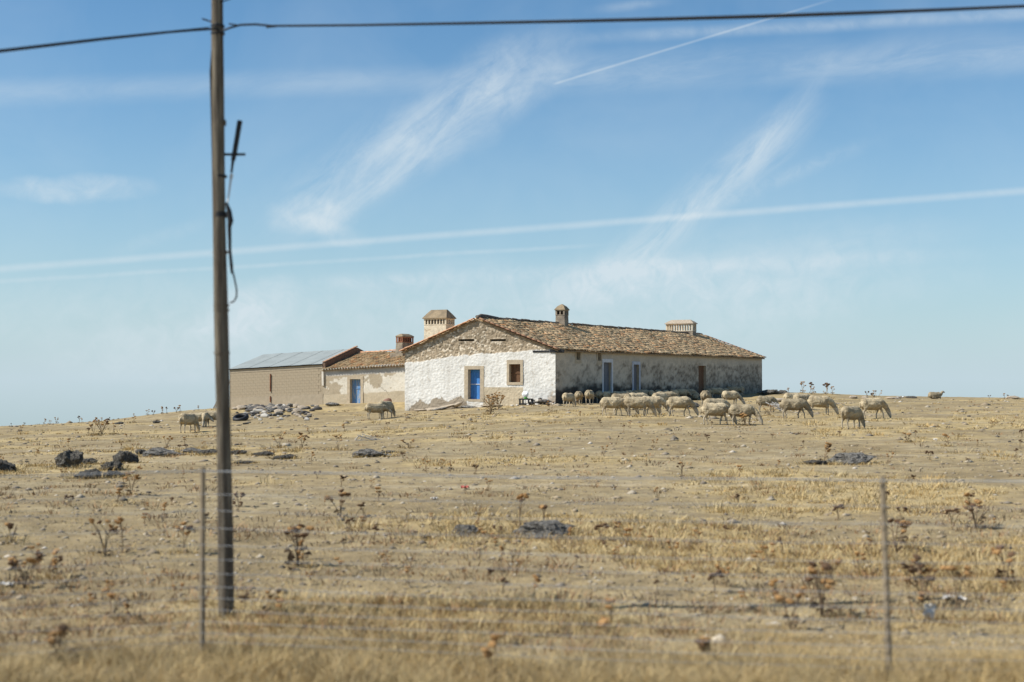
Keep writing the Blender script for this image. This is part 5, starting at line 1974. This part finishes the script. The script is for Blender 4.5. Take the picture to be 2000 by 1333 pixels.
for px in (18, 40, 105, 118, 155, 160, 198, 208, 284, 292, 312, 318, 345, 352, 385, 405, 420):
    pass
LSKY = 'small thistle standing out against the sky on the left skyline'
for (px, hp) in ((22, 9), (48, 10), (98, 12), (155, 20), (160, 14), (198, 12), (215, 10), (262, 12), (288, 16), (300, 14), (318, 22), (326, 18), (345, 16), (352, 20), (420, 12), (388, 14)):
    y = 836
    for yy in range(760, 850):
        d = ray(px, yy)
        if np.any(EZ + d.z * _DS < terrain(d.x * _DS, _DS)):
            y = yy + 1.5
            break
    small(px, y, hp * 0.85, LSKY)
RSKY = 'small thistle standing out against the sky on the right skyline'
for (px, hp) in ((1540, 13), (1568, 26), (1584, 26), (1590, 20), (1608, 8), (1615, 28), (1626, 18), (1693, 13), (1834, 14), (1932, 8), (1962, 12), (1970, 10)):
    y = 790
    for yy in range(740, 800):
        d = ray(px, yy)
        if np.any(EZ + d.z * _DS < terrain(d.x * _DS, _DS)):
            y = yy + 1.5
            break
    small(px, y, hp, RSKY)
PAST = 'small dry brown thistle among straw in the open pasture'
for i in range(170):
    py = 805 + 420 * rs.random() ** 1.35
    px = rs.uniform(-20, 2020)
    if 780 < px < 1100 and py < 812:
        continue
    if 430 < px < 800 and py < 822:
        continue
    hp = rs.uniform(12, 24) * (0.6 + (py - 800) / 200)
    small(px, py, min(hp, 62), PAST)

# ------------------------------------------------------------------ grass, straw, clods


def sample_ground(n, d0, d1, pw, rg, side=0.40):
    """points spread evenly over the picture from distance d0 to d1"""
    t = rg.random(n) ** pw
    D = 1.0 / (1.0 / d0 + (1.0 / d1 - 1.0 / d0) * t)
    x = rg.uniform(-1, 1, n) * (side * D + 1.5)
    return x, D


def grass_mesh(name, x, y, h, nb, rad, wid, cols, rg, droop=0.5):
    """nb blades round each point; each blade two quads drawn to a tip"""
    n = len(x)
    N = n * nb
    X, Y, H = np.repeat(x, nb), np.repeat(y, nb), np.repeat(h, nb) * rg.uniform(0.45, 1.1, N)
    R = np.repeat(rad, nb)
    W = np.repeat(wid, nb) * rg.uniform(0.7, 1.3, N)
    an = rg.uniform(0, 2 * math.pi, N)
    rr = R * np.sqrt(rg.random(N))
    bx, by = X + rr * np.cos(an), Y + rr * np.sin(an)
    bz_ = terrain(bx, by) - 0.01
    la = an + rg.normal(0, 0.6, N)
    lean = H * rg.uniform(0.15, 1.0, N) * droop
    fa = rg.uniform(0, 2 * math.pi, N)
    sx, sy = np.cos(fa) * W / 2, np.sin(fa) * W / 2
    lx, ly = np.cos(la) * lean, np.sin(la) * lean
    P = np.empty((N, 5, 3))
    P[:, 0] = np.stack([bx - sx, by - sy, bz_], -1)
    P[:, 1] = np.stack([bx + sx, by + sy, bz_], -1)
    P[:, 2] = np.stack([bx + lx * 0.4 + sx * 0.8, by + ly * 0.4 + sy * 0.8, bz_ + H * 0.6], -1)
    P[:, 3] = np.stack([bx + lx * 0.4 - sx * 0.8, by + ly * 0.4 - sy * 0.8, bz_ + H * 0.6], -1)
    P[:, 4] = np.stack([bx + lx, by + ly, bz_ + H * rg.uniform(0.75, 1.0, N)], -1)
    b = (np.arange(N) * 5)[:, None]
    f = np.concatenate([b + [[0, 1, 2]], b + [[0, 2, 3]], b + [[3, 2, 4]]], 0)
    C = np.repeat(np.repeat(cols, nb, 0) * rg.uniform(0.75, 1.2, (N, 1)), 5, 0)
    return np_mesh(name, P.reshape(-1, 3), f, np.clip(C, 0, 0.8), M_grass)


STRAW = np.array([[0.50, 0.375, 0.18], [0.53, 0.42, 0.225], [0.45, 0.325, 0.15], [0.42, 0.325, 0.18], [0.46, 0.31, 0.125], [0.36, 0.275, 0.155]])


def pick(n, rg, pr=(0.28, 0.24, 0.18, 0.12, 0.10, 0.08)):
    return STRAW[rg.choice(len(STRAW), n, p=pr)]


def clear_of_buildings(x, y):
    dx, dy = x - farm.location.x, y - farm.location.y
    lx_ = dx * math.cos(TH) - dy * math.sin(TH)
    ly_ = dx * math.sin(TH) + dy * math.cos(TH)
    return ~((lx_ > -32) & (lx_ < 0.1) & (ly_ > -0.1))


rg1 = np.random.default_rng(101)
x, y = sample_ground(15000, 8.2, 112, 1.0, rg1)
sm_ = straw_mask(x, y)
k = (sm_ * rg1.uniform(0.5, 1.5, len(x)) > 0.40) & clear_of_buildings(x, y)
x, y, sm_ = x[k], y[k], sm_[k]
tf_ = np.array(TUFTS)
x, y, sm_ = np.concatenate([x, tf_[:, 0]]), np.concatenate([y, tf_[:, 1]]), np.concatenate([sm_, np.full(len(tf_), 0.5)])
hh = np.minimum(rg1.lognormal(math.log(0.075), 0.40, len(x)) * (0.75 + 0.5 * sm_), 0.22)
gm = grass_mesh('dry_grass', x, y, hh, 26, 0.05 + hh * rg1.uniform(0.5, 1.6, len(x)) + 0.0012 * y, 0.0024 + 0.00034 * y, pick(len(x), rg1), rg1, 1.5)
link('dry_grass', gm, kind='stuff', label='dry straw-coloured grass growing in patches over the pasture', category='grass')

# short stubble and fallen straw over the whole field
x, y = sample_ground(34000, 8.0, 100, 0.9, rg1)
k = clear_of_buildings(x, y)
x, y = x[k], y[k]
gm = grass_mesh('grass_stubble', x, y, rg1.uniform(0.01, 0.045, len(x)), 5, 0.08 + 0.003 * y, 0.0035 + 0.00036 * y, pick(len(x), rg1, (0.2, 0.25, 0.15, 0.2, 0.05, 0.15)), rg1, 2.4)
link('grass_stubble', gm, kind='stuff', label='short trampled stubble and fallen straw over the bare soil', category='grass')

# tall grass on the road bank, beneath the fence
n_ = 5200
x = rg1.uniform(-4.6, 4.6, n_)
y = 8.0 + 3.4 * rg1.random(n_) ** 1.5
k = rg1.random(n_) < sstep(fbm(x / 0.8, y / 0.5, 300, 4, 0.6) + 0.22 * (1 - sstep(y, 8.8, 10.2)) - 0.10 * sstep(y, 9.6, 11.4), 0.44, 0.68)
x, y = x[k], y[k]
hh = rg1.lognormal(math.log(0.095), 0.45, len(x)) * (1.2 - 0.6 * sstep(y, 8.6, 10.2))
gm = grass_mesh('verge_grass', x, y, np.minimum(hh, 0.36), 32, np.full(len(x), 0.14), np.full(len(x), 0.0026), pick(len(x), rg1, (0.24, 0.14, 0.22, 0.24, 0.08, 0.08)), rg1, 2.0)
link('verge_grass', gm, kind='stuff', label='tall dry grass along the roadside under the wire fence', category='grass')

# rusty low weeds, scattered
x, y = sample_ground(3000, 9.5, 100, 1.0, rg1)
k = (fbm(x / 3.5, y / 2.5, 320, 4) > 0.54) & clear_of_buildings(x, y)
x, y = x[k], y[k]
cc = np.array([[0.36, 0.22, 0.11], [0.27, 0.18, 0.10], [0.19, 0.145, 0.095]])[rg1.choice(3, len(x), p=(0.45, 0.35, 0.2))]
hh = rg1.uniform(0.04, 0.13, len(x))
gm = grass_mesh('dry_weeds', x, y, hh, 14, 0.04 + hh * 0.8 + 0.001 * y, 0.0045 + 0.00034 * y, cc, rg1, 1.4)
link('dry_weeds', gm, kind='stuff', label='rusty brown withered weeds between the straw patches', category='weeds')

# clods and pebbles
ov = np.array([(1, 0, 0), (-1, 0, 0), (0, 1, 0), (0, -1, 0), (0, 0, 1), (0, 0, -0.6)], float)
of = np.array([(0, 2, 4), (2, 1, 4), (1, 3, 4), (3, 0, 4), (2, 0, 5), (1, 2, 5), (3, 1, 5), (0, 3, 5)])
x, y = sample_ground(13000, 8.3, 105, 1.0, rg1)
k = clear_of_buildings(x, y)
x, y = x[k], y[k]
n_ = len(x)
s = (0.006 + 0.0008 * y) * rg1.lognormal(0, 0.5, n_)
an = rg1.uniform(0, 6.28, n_)
Mx = np.zeros((n_, 4, 4))
Mx[:, 0, 0], Mx[:, 0, 1], Mx[:, 1, 0], Mx[:, 1, 1] = np.cos(an) * s * 1.3, -np.sin(an) * s, np.sin(an) * s * 1.3, np.cos(an) * s
Mx[:, 2, 2] = s * rg1.uniform(0.35, 0.7, n_)
Mx[:, 0, 3], Mx[:, 1, 3], Mx[:, 2, 3], Mx[:, 3, 3] = x, y, terrain(x, y), 1
pc = np.array([[0.34, 0.27, 0.18], [0.25, 0.21, 0.16], [0.42, 0.36, 0.27], [0.17, 0.145, 0.11], [0.54, 0.48, 0.40]])[rg1.choice(5, n_, p=(0.40, 0.30, 0.18, 0.10, 0.02))]
link('gravel', scatter_mesh('gravel', ov, of, Mx, pc * rg1.uniform(0.8, 1.2, (n_, 1)), M_pebble), kind='stuff', label='clods and pebbles strewn over the bare soil', category='gravel')

# ------------------------------------------------------------------ wire fence
posts = [(-4.55, 8.72), (-2.06, 9.50), (2.24, 8.62), (5.6, 8.5)]
heights = [1.235, 1.08, 0.973, 0.86, 0.75, 0.655, 0.56, 0.47, 0.395, 0.32, 0.245, 0.17, 0.11]
fence = empty('wire_fence', (-2.06, 9.50, 0), 0, category='fence', label='thin wire fence with slender wooden posts along the road')
FO = fence.location
for i, (x, y) in enumerate(posts):
    mb = MB()
    lean = (0.02, 0.0, 0.045, 0.0)[i]
    mb.tube([(x + lean, y, -0.35), (x + lean * 0.5, y, 0.5), (x, y, 1.26)], [0.022, 0.021, 0.019], 6)
    for j, v in enumerate(mb.v):
        mb.v[j] = (v[0] - FO.x + random.uniform(-0.002, 0.002), v[1] - FO.y, v[2])
    mb.build('post', M_post, fence)
for k, h in enumerate(heights):
    pts = []
    for (a, b) in zip(posts[:-1], posts[1:]):
        for t in np.linspace(0, 1, 9)[:-1]:
            sagz = -4 * t * (1 - t) * (0.012 if k else 0.006)
            pts.append((a[0] + (b[0] - a[0]) * t - FO.x, a[1] + (b[1] - a[1]) * t - FO.y - 0.028, h + sagz + 0.004 * math.sin(9 * t + k)))
    pts.append((posts[-1][0] - FO.x, posts[-1][1] - FO.y - 0.028, h))
    mb = MB()
    mb.tube(pts, 0.0042 if k == 0 else 0.0021, 5)
    mb.build('wire', M_wire, fence)

# ------------------------------------------------------------------ utility pole and cables
pb = ground(440, 1205)
DP = pb.y
pt = at(424.5, 0, DP)
axis_ = (pt - pb)
pole = empty('utility_pole', pb, 0, category='pole', label='slender weathered wooden utility pole rising out of the picture at left')


def on_pole(py):
    z = EZ + ray(430, py).z * DP
    t = (z - pb.z) / axis_.z
    return axis_ * t


mb = MB()
NP = 28
for i in range(1):
    pts, rad = [], []
    for k in range(NP + 1):
        t = -0.06 + 1.32 * k / NP
        w = Vector((0.008 * math.sin(5 * t + 1), 0.006 * math.sin(7 * t), 0))
        pts.append(axis_ * t + w)
        rad.append(0.0615 - 0.014 * t + 0.002 * math.sin(17 * t))
    mb.tube(pts, rad, 16)
mb.build('shaft', M_pole, pole, True)
ps = (0.0615 - 0.0475) / 1.0


def prad(py):
    t = on_pole(py).z / axis_.z
    return 0.0615 - 0.014 * t


for py in (52, 66, 240, 345, 420, 493, 597, 606, 690):
    c = on_pole(py)
    mb = MB()
    r = prad(py) + 0.006
    hgt = 0.020 if py in (240, 420) else 0.009
    mb.tube([c - Vector((0, 0, hgt)), c + Vector((0, 0, hgt))], r, 14)
    mb.build('strap', M_iron if py in (52, 66, 420, 345) else M_pole, pole)


def rel(px, py, D=None):
    return at(px, py, D or DP) - pb


mb = MB()
mb.tube([rel(436, 302), rel(479, 302)], 0.011, 6)
mb.build('bracket_arm', M_iron, pole)
mb = MB()
mb.tube([rel(468.5, 236), rel(458, 300), rel(455, 314)], [0.021, 0.020, 0.018], 8)
mb.tube([rel(455, 314), rel(452, 338)], [0.012, 0.009], 6)
mb.build('cable_joint', M_black, pole)
mb = MB()
mb.tube([rel(452.5, 340), rel(451, 349)], 0.013, 6)
mb.build('tag', M_tag, pole)
mb = MB()
mb.tube([rel(451, 349), rel(447, 380, DP - 0.03), rel(444, 398, DP - 0.05)], [0.009, 0.007, 0.007], 6)
mb.build('lead_wire', M_tag, pole)
mb = MB()
mb.tube([rel(442, 396, DP - 0.05), rel(447, 412, DP - 0.05), rel(450, 432, DP - 0.05), rel(448, 444, DP - 0.05), rel(449, 490, DP - 0.05), rel(452, 520, DP - 0.05), rel(453, 535, DP - 0.05)],
        [0.010, 0.020, 0.024, 0.016, 0.012, 0.014, 0.009], 8)
mb.build('cable_sleeve', M_black, pole)
mb = MB()
mb.tube([rel(452, 520, DP - 0.05), rel(458, 545, DP - 0.05), rel(462, 565, DP - 0.05), rel(462, 580, DP - 0.05), rel(457, 589, DP - 0.05), rel(449, 592, DP - 0.05)], 0.007, 6)
mb.build('wire_loop', M_black, pole)
mb = MB()
mb.tube([rel(395, 37), rel(410, 42), rel(424, 46, DP - 0.05)], 0.007, 6)
mb.build('hook', M_iron, pole)
mb = MB()
mb.tube([rel(430, 5, DP - 0.03), rel(452, -3), rel(470, -14)], 0.006, 6)
mb.build('stay_wire', M_iron, pole)
mb = MB()
mb.tube([rel(414, 98, DP - 0.02), rel(411, 140, DP - 0.03), rel(415, 300, DP - 0.03), rel(420, 480, DP - 0.03), rel(424, 600, DP - 0.03)], 0.007, 6)
mb.build('riser_cable', M_black, pole)

cb = empty('overhead_cable', at(440, 56, DP), 0, category='cable', label='thick black cable spanning the top of the picture to the right of the pole')
mb = MB()
mb.tube([at(432, 62, DP - 0.055) - cb.location, at(448, 55, DP - 0.06) - cb.location, at(470, 49, DP - 0.06) - cb.location, at(500, 48, DP - 0.06) - cb.location] +
        [at(x_, y_, DP - 0.06 - 1.4 * (x_ - 520) / 1480) - cb.location for x_, y_ in ((530, 51), (700, 49.5), (900, 46), (1100, 42), (1300, 37.5), (1500, 32), (1700, 25), (1850, 19), (2000, 12.5), (2300, -2))],
        [0.008, 0.009, 0.009, 0.009, 0.009, 0.0095, 0.011, 0.0125, 0.014, 0.0145, 0.0135, 0.012, 0.011, 0.011], 8)
mb.build('cable', M_black, cb, True)
mb = MB()
for q in (455, 528):
    mb.tube([at(q - 8, 47 if q < 500 else 54, DP - 0.07) - cb.location, at(q + 12, 50 if q < 500 else 52, DP - 0.07) - cb.location], 0.006, 6)
mb.build('tie', M_iron, cb)
cl = empty('overhead_cable', at(420, 57, DP), 0, category='cable', label='thick black cable running down from the pole to the left edge')
mb = MB()
mb.tube([at(x_, y_, d_) - cl.location for x_, y_, d_ in ((428, 57, DP - 0.055), (405, 57.5, DP - 0.08), (370, 60, DP - 0.15), (330, 63, DP - 0.3), (200, 76.5, DP - 0.7), (0, 100, DP - 1.3), (-250, 131, DP - 2.1))],
        [0.008, 0.009, 0.009, 0.010, 0.0115, 0.0125, 0.013], 8)
mb.build('cable', M_black, cl, True)
mb = MB()
mb.tube([at(340, 60.5, DP - 0.30) - cl.location, at(408, 54, DP - 0.08) - cl.location], 0.004, 5)
mb.build('tie', M_iron, cl)
